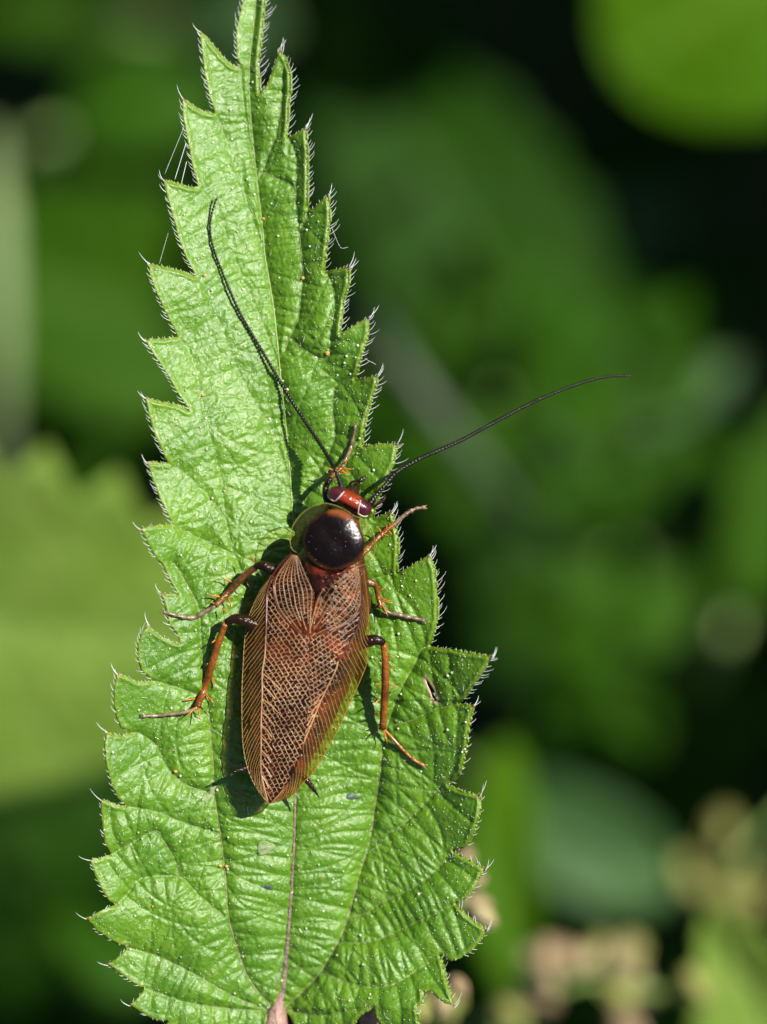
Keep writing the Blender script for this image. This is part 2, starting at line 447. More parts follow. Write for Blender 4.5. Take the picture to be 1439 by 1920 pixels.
def build_blade(parent):
    cx = XX[:-1, :-1] + ST / 2; cy = YY[:-1, :-1] + ST / 2
    keep = inside(OUT, cx, cy) & ~inside(HOLE, cx, cy)
    J, I = np.nonzero(keep)
    vid = lambda j, i: j * NX + i
    quads = np.stack([vid(J, I), vid(J + 1, I), vid(J + 1, I + 1), vid(J, I + 1)], 1)
    used, inv = np.unique(quads, return_inverse=True); quads = inv.reshape(quads.shape)
    px = XX.ravel()[used].copy(); py = YY.ravel()[used].copy()
    cnt = np.bincount(quads.ravel(), minlength=len(used)); bnd = cnt < 4
    pts = np.stack([px[bnd], py[bnd]], 1)
    nh = np.hypot(pts[:, 0] - 811, pts[:, 1] - 1296) < 40
    nn = np.empty_like(pts); nn[~nh] = nearest_on(OUT, pts[~nh])
    if nh.any(): nn[nh] = nearest_on(HOLE, pts[nh])
    far = np.hypot(*(nn - pts).T) > 3.2; nn[far] = pts[far]
    px[bnd] = nn[:, 0]; py[bnd] = nn[:, 1]
    h = samp(HT, px, py); z = h * S; k = (D - z) / D
    co = np.stack([(px - 719.5) * S * k, (960 - py) * S * k, z], 1)
    me = bpy.data.meshes.new('blade')
    me.vertices.add(len(co)); me.vertices.foreach_set('co', co.ravel())
    nq = len(quads); me.loops.add(nq * 4); me.polygons.add(nq)
    me.loops.foreach_set('vertex_index', quads.ravel().astype(np.int32))
    me.polygons.foreach_set('loop_start', np.arange(0, nq * 4, 4, dtype=np.int32))
    me.update(calc_edges=True)
    tips = np.array(LT + RT, float)
    dt = np.full(len(px), 1e3)
    for tx, ty in tips: dt = np.minimum(dt, np.hypot(px - tx, py - ty))
    p = np.array(HOLE, float); nn = np.full(len(px), 1e3); near = np.hypot(px - 811, py - 1296) < 60
    hp = nearest_on(HOLE, np.stack([px[near], py[near]], 1)); nn[near] = np.hypot(hp[:, 0] - px[near], hp[:, 1] - py[near])
    for nm, arr in (('margin', samp(dedge, px, py)), ('vein', np.minimum(samp(dmain, px, py), samp(dtert, px, py) + 1.0)), ('tip', dt), ('scar', nn)):
        a = me.attributes.new(nm, 'FLOAT', 'POINT'); a.data.foreach_set('value', arr.astype(np.float32))
    o = link('blade', me, M['blade'], parent)
    md = o.modifiers.new('thickness', 'SOLIDIFY'); md.thickness = 3.5 * S; md.offset = -1
    return o

leaf = thing('nettle_leaf', 'large sharp bright green serrated nettle leaf with the cockroach sitting on it', 'leaf', loc=(0, 0, 0))
build_blade(leaf)
# midrib and veins as raised cords
def on_leaf(p, dh=0.0): return P(p[0], p[1], leaf_h(p[0], p[1]) + dh)
ms = smoothpath(MID, 220)
low = [p for p in ms if p[1] > 1120]; upp = [p for p in ms if p[1] <= 1124]
tube('midrib', [on_leaf(p, 1.0) for p in low], [S * np.interp(p[1], [1120, 1500, 1750, 1893], [1.8, 2.7, 4.4, 8.0]) * random.uniform(0.85, 1.15) for p in low], M['midrib'], leaf, 8)
tube('midrib', [on_leaf(p, 0.2) for p in upp], [S * np.interp(p[1], [0, 1120], [1.0, 1.9]) * random.uniform(0.8, 1.2) for p in upp], M['midrib_green'], leaf, 6)
for i, v in enumerate(veins_s):
    big = i in (0, 15)
    n = len(v)
    vv = smoothpath(v, n * 2)
    r0 = 1.4 if big else (0.55 if i in (1, 2, 3, 4, 5) else 1.0)
    mat = M['vein_brown'] if big else M['vein']
    tube('vein', [on_leaf(p, -0.2) for p in vv], [S * r0 * (1 - 0.6 * k / (len(vv) - 1)) * random.uniform(0.75, 1.25) for k in range(len(vv))], mat, leaf, 5)
# petiole
pet = [(526,1862,-2),(523,1880,-3),(519,1898,-4),(515,1925,-10),(508,1980,-30),(500,2060,-90),(490,2180,-200)]
hb = leaf_h(522, 1880)
tube('petiole', [P(a, b, hb + c) for a, b, c in pet], [S * r for r in (6, 9, 19, 26, 27, 28, 30)], M['petiole'], leaf, 14)

# ---- hairs on the margin
def hair(mb, base, tip, bow, r, sides=5):
    b = np.array(base); t = np.array(tip); m = (b + t) / 2 + np.array(bow)
    pts = [(1 - k) ** 2 * b + 2 * k * (1 - k) * m + k * k * t for k in (0, 0.25, 0.5, 0.75, 1)]
    mb.tube([P(*q) for q in pts], [S * r * f for f in (1, 0.85, 0.65, 0.45, 0.12)], sides)
hr = random.Random(11)
stuff = MB()
def side_hairs(lst, sgn):
    raw = lst
    prev = None; mode = 'out'
    pts = [(q[1], q[2], 1) if q[0] == 't' else (q[0], q[1], 0) for q in raw]
    # mark outer edges: from a tip down to the next notch (turning point away from the tip)
    for i in range(len(pts) - 1):
        a = pts[i]; b = pts[i + 1]
        dx, dy = b[0] - a[0], b[1] - a[1]; ln = math.hypot(dx, dy)
        if b[1] > 1930: break
        outer = dy > abs(dx) * 0.45
        nx, ny = (dy / ln, -dx / ln)
        if sgn < 0: nx, ny = -nx, -ny      # outward
        if not outer:  # upper edges of the teeth: short fuzz
            n = int(ln / 7.5)
            for k in range(n):
                f = (k + hr.random()) / max(n, 1); x = a[0] + dx * f; y = a[1] + dy * f; h = leaf_h(x, y)
                l = hr.uniform(2, 5)
                ox, oy = -abs(nx) * 0 + nx * 0.4, -1
                if ny > 0: ny2 = -ny
                m_ = math.hypot(ox, oy)
                hair(stuff, (x, y + 1, h + 1), (x + ox / m_ * l + sgn * hr.uniform(0, 4), y + oy / m_ * l, h + hr.uniform(0, 6)), (0, 0, 1), 0.55, 4)
            continue
        full = 1.0 if a[1] < 1350 else 0.62
        step = 8.5 if a[1] < 1300 else 12
        n = int(ln / step)
        for k in range(n):
            f = (k + hr.uniform(0.1, 0.9)) / max(n, 1); x = a[0] + dx * f; y = a[1] + dy * f; h = leaf_h(x, y)
            l = (hr.uniform(11, 23) if sgn > 0 else hr.uniform(9, 16)) * full
            if hr.random() < 0.08: l *= 1.5
            # lean towards the tooth tip
            tx, ty = -dx / ln, -dy / ln
            lean = hr.uniform(0.9, 1.6) if sgn > 0 else hr.uniform(2.2, 3.6)
            vx, vy = nx + tx * lean, ny + ty * lean; m_ = math.hypot(vx, vy); vx /= m_; vy /= m_
            hair(stuff, (x - nx * 1.5, y - ny * 1.5, h + 1), (x + vx * l, y + vy * l, h + hr.uniform(-2, 9)),
                 (nx * l * 0.22, ny * l * 0.22, 1), hr.uniform(0.5, 0.8))
side_hairs(LEFT, -1); side_hairs(RIGHT, 1)
o = stuff.build('margin_hairs', M['hair'], leaf); o['kind'] = 'stuff'
for tips, sgn in ((LT, -1), (RT, 1)):
    for (x, y) in tips:
        if y > 1930: continue
        for q in range(1 if sgn < 0 or hr.random() < 0.35 else 2):
            l = hr.uniform(19, 30) * (0.75 if q else 1); an = (math.radians(hr.uniform(48, 75)) if sgn > 0 else math.radians(hr.uniform(100, 140)))
            if sgn < 0 and y > 1550: an = math.radians(hr.uniform(140, 172))
            h = leaf_h(x, y); mb = MB()
            hair(mb, (x - sgn * 1.5, y + 2 + q * 4, h + 1), (x + math.cos(an) * l, y - math.sin(an) * l, h + hr.uniform(-3, 8)), (sgn * 3.5, 2, 1), 1.0 if y < 1400 else 0.8, 6)
            mb.build('tip_bristle', M['hair'], leaf)
sh = MB(); n = 0
while n < 240:
    x = hr.uniform(165, 915); y = hr.uniform(-10, 1930)
    i = int((x - G0X) / ST); j = int((y - G0Y) / ST)
    if not INS[j, i] or dedge[j, i] < 5 or (dmain[j, i] > 12 and hr.random() < 0.6): continue
    h = leaf_h(x, y); l = hr.uniform(6, 15); an = math.radians(hr.gauss(80, 35))
    hair(sh, (x, y, h), (x + math.cos(an) * l, y - math.sin(an) * l, h + l * 0.5), (0, 0, 3), 0.5, 4); n += 1
o = sh.build('surface_hairs', M['hair'], leaf); o['kind'] = 'stuff'
# glands: tiny shining beads all over the blade
glands = MB()
icoV = [(0,0,1),(0.894,0,0.447),(0.276,0.851,0.447),(-0.724,0.526,0.447),(-0.724,-0.526,0.447),(0.276,-0.851,0.447),(0.9,0.3,-0.3),(0,0.95,-0.3),(-0.9,0.3,-0.3),(-0.55,-0.8,-0.3),(0.55,-0.8,-0.3)]
icoF = [(0,1,2),(0,2,3),(0,3,4),(0,4,5),(0,5,1),(1,6,2),(2,6,7),(2,7,3),(3,7,8),(3,8,4),(4,8,9),(4,9,5),(5,9,10),(5,10,1),(1,10,6)]
n = 0
while n < 5200:
    x = hr.uniform(155, 925); y = hr.uniform(-20, 1960)
    i = int((x - G0X) / ST); j = int((y - G0Y) / ST)
    if not INS[j, i] or dedge[j, i] < 2: continue
    if dedge[j, i] > 60 and hr.random() < 0.35: continue
    r = hr.uniform(0.7, 1.35) if hr.random() < 0.96 else hr.uniform(2.2, 3.2)
    c = on_leaf((x, y), r * 0.3)
    glands.add([c + Vector(q) * (r * S) for q in icoV], icoF); n += 1
o = glands.build('leaf_glands', M['gland'], leaf); o['kind'] = 'stuff'
# ------------------------------------------------------------------ the cockroach
M['chitin_dark'] = simple('dark chitin', (0.010, 0.005, 0.004), (0.028, 0.010, 0.006), 25, 0.2, 0.25, 150, 0.003)
M['abdomen'] = simple('abdomen chitin', (0.012, 0.0045, 0.003), (0.11, 0.022, 0.005), 9, 0.35, 0.5, 60, 0.006)
M['eye'] = simple('compound eye', (0.040, 0.004, 0.008), (0.060, 0.006, 0.010), 40, 0.14, 0.6, 420, 0.0008)
M['eye_rim'] = simple('eye rim', (0.60, 0.42, 0.38), (0.72, 0.55, 0.50), 60, 0.3, 0.5)
M['antenna'] = simple('antenna', (0.004, 0.0035, 0.003), (0.010, 0.008, 0.006), 60, 0.25, 0.3)
M['leg_dark'] = simple('dark femur', (0.006, 0.003, 0.002), (0.022, 0.008, 0.003), 30, 0.2, 0.2, 90, 0.004)
M['leg_amber'] = simple('amber tibia', (0.095, 0.028, 0.004), (0.30, 0.10, 0.013), 26, 0.18, 0.5, 90, 0.006, transl=0.25, trcol=(0.6, 0.22, 0.03))
M['leg_brown'] = simple('brown tibia', (0.030, 0.013, 0.004), (0.20, 0.080, 0.014), 12, 0.18, 0.5, 90, 0.006, transl=0.15, trcol=(0.4, 0.15, 0.02))
M['tarsus'] = simple('tarsus', (0.060, 0.035, 0.018), (0.24, 0.17, 0.10), 55, 0.3, 0.5)
M['tarsus_amber'] = simple('amber tarsus', (0.26, 0.09, 0.012), (0.42, 0.18, 0.035), 30, 0.25, 0.6, transl=0.25, trcol=(0.6, 0.22, 0.03))
M['spine'] = simple('leg spine', (0.45, 0.14, 0.012), (0.62, 0.24, 0.02), 40, 0.25, 0.5, transl=0.3, trcol=(0.8, 0.3, 0.03))
M['spine_dark'] = simple('dark leg spine', (0.03, 0.015, 0.006), (0.08, 0.03, 0.01), 40, 0.25, 0.5)
M['wing_vein'] = simple('wing vein', (0.20, 0.095, 0.036), (0.44, 0.26, 0.125), 12, 0.32, 0.5)
M['wing_vein_pale'] = simple('costal wing vein', (0.22, 0.115, 0.030), (0.36, 0.22, 0.075), 12, 0.32, 0.5)
M['furrow'] = simple('wing furrow', (0.045, 0.010, 0.004), (0.09, 0.02, 0.006), 12, 0.3, 0.5)

def head_material():
    m, nt, out = new_mat('red head'); v = coords(nt)
    p = principled(nt, rough=0.14, spec=0.6)
    at_ = attr(nt, 'band')
    c = mixc(nt, maprange(nt, at_, 0.05, 0.5, 0.0, 1.0), (0.19, 0.020, 0.002), (0.008, 0.002, 0.002))
    c = mixc(nt, maprange(nt, noise(nt, v, 40, 3), 0.4, 0.7, 0.0, 0.55), c, (0.07, 0.006, 0.002))
    L(nt, c, p.inputs['Base Color']); L(nt, bump(nt, noise(nt, v, 130, 2), 0.002), p.inputs['Normal']); L(nt, p.outputs[0], out.inputs[0]); return m
def pronotum_material():
    m, nt, out = new_mat('pronotum disc'); v = coords(nt)
    p = principled(nt, rough=0.22, spec=0.2)
    c = mixc(nt, maprange(nt, mixf(nt, attr(nt, 'front'), noise(nt, v, 22, 4), 0.55), 0.68, 1.25, 0.0, 1.0), (0.0036, 0.0020, 0.0016), (0.16, 0.044, 0.011))
    wob = nt.nodes.new('ShaderNodeMath'); wob.operation = 'MULTIPLY_ADD'; L(nt, noise(nt, v, 16, 4), wob.inputs[0]); wob.inputs[1].default_value = 0.40; L(nt, attr(nt, 'rim'), wob.inputs[2])
    c = mixc(nt, maprange(nt, wob.outputs[0], 1.06, 1.27, 0.0, 0.85), c, (0.085, 0.028, 0.010))
    c = mixc(nt, maprange(nt, noise(nt, v, 45, 3), 0.55, 0.75, 0.0, 0.12), c, (0.05, 0.015, 0.007))
    L(nt, c, p.inputs['Base Color'])
    vo = nt.nodes.new('ShaderNodeTexVoronoi'); vo.inputs['Scale'].default_value = 75; L(nt, v, vo.inputs['Vector'])
    pit = maprange(nt, vo.outputs['Distance'], 0.0, 0.22, 0.0, 1.0)
    L(nt, bump(nt, pit, 0.0024, 1.0, bump(nt, noise(nt, v, 110, 3), 0.0010)), p.inputs['Normal']); L(nt, p.outputs[0], out.inputs[0]); return m
def wing_material():
    """tinted membrane; 'costal' runs from 0 over the body to 1 in the clear outer field"""
    m, nt, out = new_mat('wing membrane'); v = coords(nt)
    cst = attr(nt, 'costal'); n1 = noise(nt, v, 13, 4)
    col_ = mixc(nt, maprange(nt, n1, 0.42, 0.66, 0.0, 1.0), (0.014, 0.0045, 0.002), (0.135, 0.024, 0.004))
    col_ = mixc(nt, maprange(nt, noise(nt, v, 34, 3), 0.50, 0.66, 0.0, 0.85), col_, (0.009, 0.0035, 0.0022))
    col_ = mixc(nt, attr(nt, 'dusk'), col_, (0.014, 0.0055, 0.0035))
    col_ = mixc(nt, cst, col_, (0.15, 0.085, 0.018))
    t = nt.nodes.new('ShaderNodeBsdfTransparent'); L(nt, mixc(nt, cst, (0.55, 0.22, 0.08), (0.93, 0.86, 0.52)), t.inputs[0])
    p = principled(nt, rough=0.22, spec=0.22); L(nt, col_, p.inputs['Base Color'])
    L(nt, bump(nt, noise(nt, v, 60, 3), 0.008), p.inputs['Normal'])
    L(nt, mixsh(nt, maprange(nt, cst, 0.0, 1.0, 0.76, 0.09), t.outputs[0], p.outputs[0]), out.inputs[0]); return m
M['head'] = head_material(); M['pronotum'] = pronotum_material(); M['wing'] = wing_material()
M['flange'] = glassy('pronotum margin', (0.97, 0.95, 0.80), (0.30, 0.24, 0.08), 0.0, 0.18, 30, 0.045)
M['flange_edge'] = simple('pronotum edge', (0.22, 0.25, 0.05), (0.36, 0.36, 0.10), 20, 0.25, 0.5, transl=0.35)

roach = thing('cockroach', 'brown net-winged cockroach with black shield and red head on the nettle leaf', 'insect')
AX0 = np.array((643., 985.)); AX1 = np.array((507., 1507.))
adir = (AX1 - AX0) / np.linalg.norm(AX1 - AX0); cdir = np.array((-adir[1], adir[0]))   # cdir points to the picture's left
if cdir[0] > 0: cdir = -cdir
ALEN = np.linalg.norm(AX1 - AX0)
def body_h(x, y):
    """height of the folded wings above the leaf plane"""
    d = np.array((x, y)) - AX0; a = d @ adir / ALEN; c = d @ cdir
    top = np.interp(a, [-0.1, 0.0, 0.15, 0.4, 0.7, 1.0, 1.1], [128, 138, 142, 138, 122, 92, 84])
    return top - 46 * min((c / 112.0) ** 2, 1.6) - 3.0 * math.exp(-(c / 7.0) ** 2)

# body: one continuous loft of thorax and abdomen under the wings
sec = [(-0.10, 12, 14, 96), (-0.06, 22, 22, 98), (0.02, 40, 30, 96), (0.12, 62, 36, 92), (0.25, 88, 40, 86), (0.42, 92, 42, 80), (0.58, 84, 40, 74), (0.72, 68, 34, 68), (0.84, 48, 26, 66), (0.93, 26, 16, 66), (0.985, 8, 6, 66)]
mb = MB(); ns = 24; V = []; F = []
secs = smoothpath(sec, 44)
for a, wd, hg, cz in secs:
    c = AX0 + adir * a * ALEN
    rg = 1 + 0.02 * math.sin(a * 60)
    for k in range(ns):
        th = 2 * math.pi * k / ns
        q = c + cdir * (math.cos(th) * wd * rg); top = math.sin(th)
        hz = cz + (top * hg if top > 0 else top * hg * 0.9)
        V.append(P(q[0], q[1], min(hz, body_h(q[0], q[1]) - 5)))
for i in range(len(secs) - 1):
    for k in range(ns): F.append((i * ns + k, i * ns + (k + 1) % ns, (i + 1) * ns + (k + 1) % ns, (i + 1) * ns + k))
F.append(tuple(range(ns))); F.append(tuple((len(secs) - 1) * ns + k for k in range(ns)))
mb.add(V, F); mb.build('body', M['abdomen'], roach)

# ---- wings
O_L = [(538,1043),(501,1087),(482,1120),(465,1162),(459,1201),(456,1249),(454,1292),(454,1354),(457,1406),(467,1448),(482,1479),(502,1507)]
R_L = [(547,1037),(517,1070),(502,1107),(500,1137),(499,1178),(497,1228),(492,1262),(492,1302),(490,1354),(490,1396),(490,1448),(502,1502)]
F_L = [(548,1040),(528,1065),(513,1095),(520,1137),(538,1162),(559,1185),(581,1200)]
I_L = [(558,1042),(575,1075),(590,1108),(586,1150),(583,1185),(581,1270),(578,1330),(568,1400),(545,1460),(508,1506)]
O_R = [(682,1068),(688,1114),(692,1166),(690,1218),(686,1250),(661,1308),(634,1367),(607,1417),(586,1450),(567,1469),(547,1492),(524,1502),(505,1507)]
R_R = [(676,1078),(678,1105),(679,1132),(670,1178),(651,1214),(634,1241),(630,1256),(603,1312),(584,1358),(559,1417),(530,1481),(508,1504)]
F_R = [(676,1085),(676,1140),(659,1162),(638,1176),(607,1187),(581,1194)]
I_R = [(672,1060),(620,1082),(598,1108),(588,1140),(580,1190),(570,1270),(560,1330),(545,1400),(525,1460),(506,1506)]
def resamp(pl, n): return smoothpath(pl, n)
def lerp_curve(A, s):
    s = min(max(s, 0), 1) * (len(A) - 1); i = min(int(s), len(A) - 2); f = s - i; return A[i] * (1 - f) + A[i + 1] * f
def build_wing(Oc, Rc, Ic, lift, dusk_side):
    n = 110; Om, Rm, Im = resamp(Oc, n), resamp(Rc, n), resamp(Ic, n)
    V = []; cst = []; dusk = []; nc1, nc2 = 8, 18
    for i in range(n):
        row = [Om[i] * (1 - k / nc1) + Rm[i] * (k / nc1) for k in range(nc1)] + [Rm[i] * (1 - k / nc2) + Im[i] * (k / nc2) for k in range(nc2 + 1)]
        for k, q in enumerate(row):
            edge = max(0, 1 - k / nc1)
            V.append(P(q[0], q[1], body_h(*q) + lift - 7 * edge ** 2 - (4.0 if False else 0)))
            f = i / n
            cst.append(0.72 * min(1, edge * 1.5) * np.interp(f, [0, 0.2, 0.9, 1], [0.25, 0.9, 1, 0.5]) if dusk_side < 0 else float(np.interp(edge, [0, 0.35, 0.8], [0, 0.15, 1]) * np.interp(f, [0, 0.75, 0.95], [1, 1, 0.55])))
            g = max(0, (k - nc1) / nc2)
            dusk.append(float(np.interp(f, [0, 0.35, 0.5, 1], [0, 0.1, 0.85, 0.9]) * np.interp(g, [0, 0.25, 0.6, 1], [0, 0.55, 1, 1])))
    w_ = nc1 + nc2 + 1; F = [(i * w_ + k, (i + 1) * w_ + k, (i + 1) * w_ + k + 1, i * w_ + k + 1) for i in range(n - 1) for k in range(w_ - 1)]
    me = mesh('wing', V, F)
    for nm, arr in (('costal', cst), ('dusk', dusk)):
        a = me.attributes.new(nm, 'FLOAT', 'POINT'); a.data.foreach_set('value', np.array(arr, np.float32))
    o = link('wing', me, M['wing'], roach)
    md = o.modifiers.new('thickness', 'SOLIDIFY'); md.thickness = 0.8 * S; md.offset = -1
    return o
wingL = build_wing(O_L, R_L, I_L, 4.0, -1)
wingR = build_wing(O_R, R_R, I_R, 0.0, 1)
wingL['label'] = 'netted brown wing lying over the other one'; wingR['label'] = 'netted brown wing with clear greenish outer margin'

wr = random.Random(5)
def ribbon(mb, pts, wd, lift, hgt=0.9):
    """thin raised vein lying on the wing surface"""
    p = [np.asarray(q, float) for q in pts]; V = []; F = []
    for i, q in enumerate(p):
        t = p[min(i + 1, len(p) - 1)] - p[max(i - 1, 0)]; t = t / max(np.hypot(*t), 1e-6); nn = np.array((-t[1], t[0]))
        for s_, dz in ((-1, 0.2), (0, hgt), (1, 0.2)):
            r = q + nn * s_ * wd / 2; V.append(P(r[0], r[1], body_h(*q) + lift + dz))
    for i in range(len(p) - 1):
        a = i * 3; F += [(a, a + 1, a + 4, a + 3), (a + 1, a + 2, a + 5, a + 4)]
    mb.add(V, F)
def field(mb, A, B, nvein, shift, nseg, lift, width, cross_w, s0=0.0, s1=1.0, cross=True, jit=0.8, skip=0.06, tmax=1.0, dirt=0.0):
    """veins from curve A to curve B; cross veins between neighbours"""
    A = np.asarray(A); B = np.asarray(B)
    rows = []
    for k in range(nvein):
        s = s0 + (s1 - s0) * k / (nvein - 1)
        pts = []
        for j in range(nseg + 1):
            t = j / nseg * tmax; q = lerp_curve(A, s + shift * t) * (1 - t) + lerp_curve(B, s + shift * t) * t
            pts.append(q + np.array((wr.uniform(-jit, jit), wr.uniform(-jit, jit))) * 1.0)
        rows.append(pts)
        if s + shift * 0.0 > 1.0: continue
        # break the vein here and there
        j0 = 0
        while j0 < nseg:
            j1 = min(nseg, j0 + wr.randint(4, 12)); ribbon(mb, pts[j0:j1 + 1], width * wr.uniform(0.75, 1.25), lift); j0 = j1 + (1 if wr.random() < 0.35 else 0)
    if cross:
        for k in range(nvein - 1):
            L_ = sum(np.hypot(*(rows[k][j + 1] - rows[k][j])) for j in range(nseg))
            nc = max(int(L_ / 9.0), 1)
            for c in range(nc):
                if wr.random() < skip: continue
                t = (c + 0.5 + wr.uniform(-0.25, 0.25) + (0.5 if k % 2 else 0)) / nc
                if t >= 1: continue
                a = lerp_curve(np.array(rows[k]), t); b = lerp_curve(np.array(rows[k + 1]), min(1, max(0, t + wr.uniform(-0.3, 0.3) / nc)))
                if np.hypot(*(a - b)) > 26 or np.hypot(*(a - b)) < 2: continue
                m_ = (a + b) / 2 + np.array((wr.uniform(-1, 1), wr.uniform(-1, 1)))
                ribbon(mb, [a, m_, b], cross_w * wr.uniform(0.8, 1.1), lift, 0.7)
    return rows
def net(mb, poly, ang, cell, lift, wd, jit=1.3, drop=0.06):
    """brick-like net of small cells filling a field of the wing"""
    a = math.radians(ang); e1 = np.array((math.cos(a), math.sin(a))); e2 = np.array((-e1[1], e1[0]))
    p = np.array(poly, float); c0 = p.mean(0); n = int(np.max(np.hypot(*(p - c0).T)) / cell) + 3
    N = {}
    for i in range(-n, n + 1):
        for j in range(-2 * n, 2 * n + 1):
            q = c0 + e2 * (i * cell * 1.0) + e1 * (j * cell * 0.5); bend = 0.00035 * ((q - c0) @ e1) ** 2
            N[i, j] = q + e2 * bend + np.array((wr.uniform(-jit, jit), wr.uniform(-jit, jit)))
    keys = list(N); ins = dict(zip(keys, inside(poly, np.array([N[k][0] for k in keys]), np.array([N[k][1] for k in keys]))))
    for (i, j) in keys:
        if not ins[i, j]: continue
        b = (i, j + 1)
        if ins.get(b) and wr.random() > drop * 0.6: ribbon(mb, [N[i, j], N[b]], wd * wr.uniform(0.85, 1.3), lift)
        b = (i + 1, j)
        if (j + i) % 2 == 0 and ins.get(b) and wr.random() > drop: ribbon(mb, [N[i, j], (N[i, j] + N[b]) / 2 + np.array((wr.uniform(-.8, .8), wr.uniform(-.8, .8))), N[b]], wd * wr.uniform(0.75, 1.1), lift, 0.7)
def split_at(curve, n, y0, y1):
    c = resamp(curve, 300); c = np.array([q for q in c if y0 <= q[1] <= y1]); return resamp(c[np.linspace(0, len(c) - 1, min(40, len(c))).astype(int)], n)
def wing_veins(side):
    lift = 4.9 if side < 0 else 0.9
    Oc, Rc, Fc, Ic = (O_L, R_L, F_L, I_L) if side < 0 else (O_R, R_R, F_R, I_R)
    wing = wingL if side < 0 else wingR
    mb = MB(); pale = MB(); dark = MB()
    Rm = resamp(Rc, 120); Om = resamp(Oc, 120); Fm = resamp(Fc, 80)
    # clavus: fan between the furrow and the inner edge
    n = 9; In = split_at(Ic, 80, 1035, 1196); rows = []
    for k in range(n):
        t = (k + 0.35) / n; rows.append([Fm[j] * (1 - t) + In[j] * t for j in range(0, 80, 5)])
    for k in range(n):
        ribbon(mb, rows[k][:(13, 15, 12, 14, 13, 15, 12, 14, 16)[k]], 1.25 if k % 2 == 0 else 0.9, lift)
        if k < n - 1:
            for j in range(1, 12):
                for e in (0.0, 0.5):
                    if wr.random() < 0.12: continue
                    f = j + e + wr.uniform(-0.2, 0.2); s = min(max(f / 15.0, 0), 1)
                    a = lerp_curve(np.array(rows[k]), s); b = lerp_curve(np.array(rows[k + 1]), min(1, s + wr.uniform(-0.015, 0.015)))
                    if 2.5 < np.hypot(*(a - b)) < 22: ribbon(mb, [a, (a + b) / 2 + np.array((wr.uniform(-.8, .8), wr.uniform(-.8, .8))), b], 0.7, lift, 0.6)
    ribbon(dark, Fm[::2], 3.0, lift)
    # main field between the radial vein and furrow / inner edge
    inner = np.vstack([np.array(Fc[2:] if side < 0 else Fc[2:], float), np.array([q for q in Ic if q[1] > 1205], float)])
    Bm = resamp(inner, 120)
    net(mb, [tuple(q) for q in Rm[8:]] + [tuple(q) for q in Bm[::-1]], 58 if side < 0 else 148, 8.4, lift, 1.05)
    # costal field
    field(pale, Rm, Om, 40, 0.11, 7, lift, 0.8, 0.8, s0=0.06, s1=0.94, cross=False)
    # radial vein itself: dark at the shoulder, pale towards the tip
    cut = 1190 if side < 0 else 1240
    ribbon(dark, [q for q in Rm if q[1] < cut + 4], 3.4, lift + 0.2, 1.4)
    ribbon(mb, [q for q in Rm if q[1] > cut - 2], 2.5, lift + 0.2, 1.4)
    for j in range(9):        # forked branches along the radial vein
        s = 0.50 + 0.05 * j; a = lerp_curve(Rm, s); b = lerp_curve(Bm, min(1, s + 0.05)); e = a + (b - a) * wr.uniform(0.25, 0.5) + np.array((0, 10))
        ribbon(mb, [a, (a + e) / 2 + np.array((0, -3)), e], 2.0, lift + 0.1, 1.2)
    o = mb.build('wing_veins', M['wing_vein'], wing); o['kind'] = 'stuff'
    o = pale.build('wing_veins', M['wing_vein_pale'], wing); o['kind'] = 'stuff'
    dark.build('wing_furrow', M['furrow'], wing)
    # bright outer edge of the wing
    tube('wing_edge', [P(q[0], q[1], body_h(*q) + lift - 8) for q in Om[::2]], 0.9 * S, M['wing_vein_pale'], wing, 5)
wing_veins(-1); wing_veins(1)
# scutellum: the small dark red triangle between the wing bases
sc = [(568,1050),(600,1068),(640,1072),(660,1066),(628,1086),(602,1106),(595,1116),(590,1106),(580,1080)]
c = np.mean(sc, 0); V = [P(c[0], c[1], body_h(*c) + 4)] + [P(x, y, body_h(x, y) + 1.5) for x, y in sc]
M['scutellum'] = simple('scutellum', (0.012, 0.003, 0.002), (0.10, 0.013, 0.004), 30, 0.2, 0.3, 80, 0.006)
o = link('scutellum', mesh('scutellum', V, [(0, 1 + i, 1 + (i + 1) % len(sc)) for i in range(len(sc))]), M['scutellum'], roach)
md = o.modifiers.new('thickness', 'SOLIDIFY'); md.thickness = 4 * S; md.offset = -1

# ---- pronotum: dark disc with a clear flange
FL = [(545,1020),(544,1008),(552,981),(575,956),(604,944),(627,947),(646,955),(665,967),(684,976),(697,992),(703,1012),(703,1030),(698,1052),(680,1060),(655,1069),(626,1074),(605,1069),(585,1059),(560,1038),(547,1030)]
DS = [(566,1012),(571,996),(581,981),(598,966),(618,956),(638,955),(656,963),(669,976),(679,997),(684,1018),(680,1040),(668,1056),(650,1065),(624,1070),(603,1066),(588,1056),(573,1036)]
pc = np.array((625., 1014.))
fl = smoothpath(FL + FL[:1], 97)[:-1]; ds = smoothpath(DS + DS[:1], 97)[:-1]; ds = pc + (ds - pc) * 0.965
def pro_h(q, t):  # dome
    return 154 - 9 * t ** 3.5 + 2.0 * math.sin(q[0] * 0.11) * math.sin(q[1] * 0.09) * (1 - t)
nr = 14; V = [P(pc[0], pc[1], pro_h(pc, 0.0))]; fr = [0.0]; rm = [0.0]; F = []
for j in range(1, nr + 1):
    t = j / nr
    for q in ds:
        r = pc + (q - pc) * t; V.append(P(r[0], r[1], pro_h(r, t)))
        fwd = (r - pc) @ (-adir) / 58.0; lt = abs((r - pc) @ cdir) / 33.0; fr.append(float(np.clip((fwd - 0.50) / 0.42, 0, 1) * np.clip(1.25 - lt ** 2, 0, 1))); rm.append(t)
m_ = len(ds)
F += [(0, 1 + i, 1 + (i + 1) % m_) for i in range(m_)]
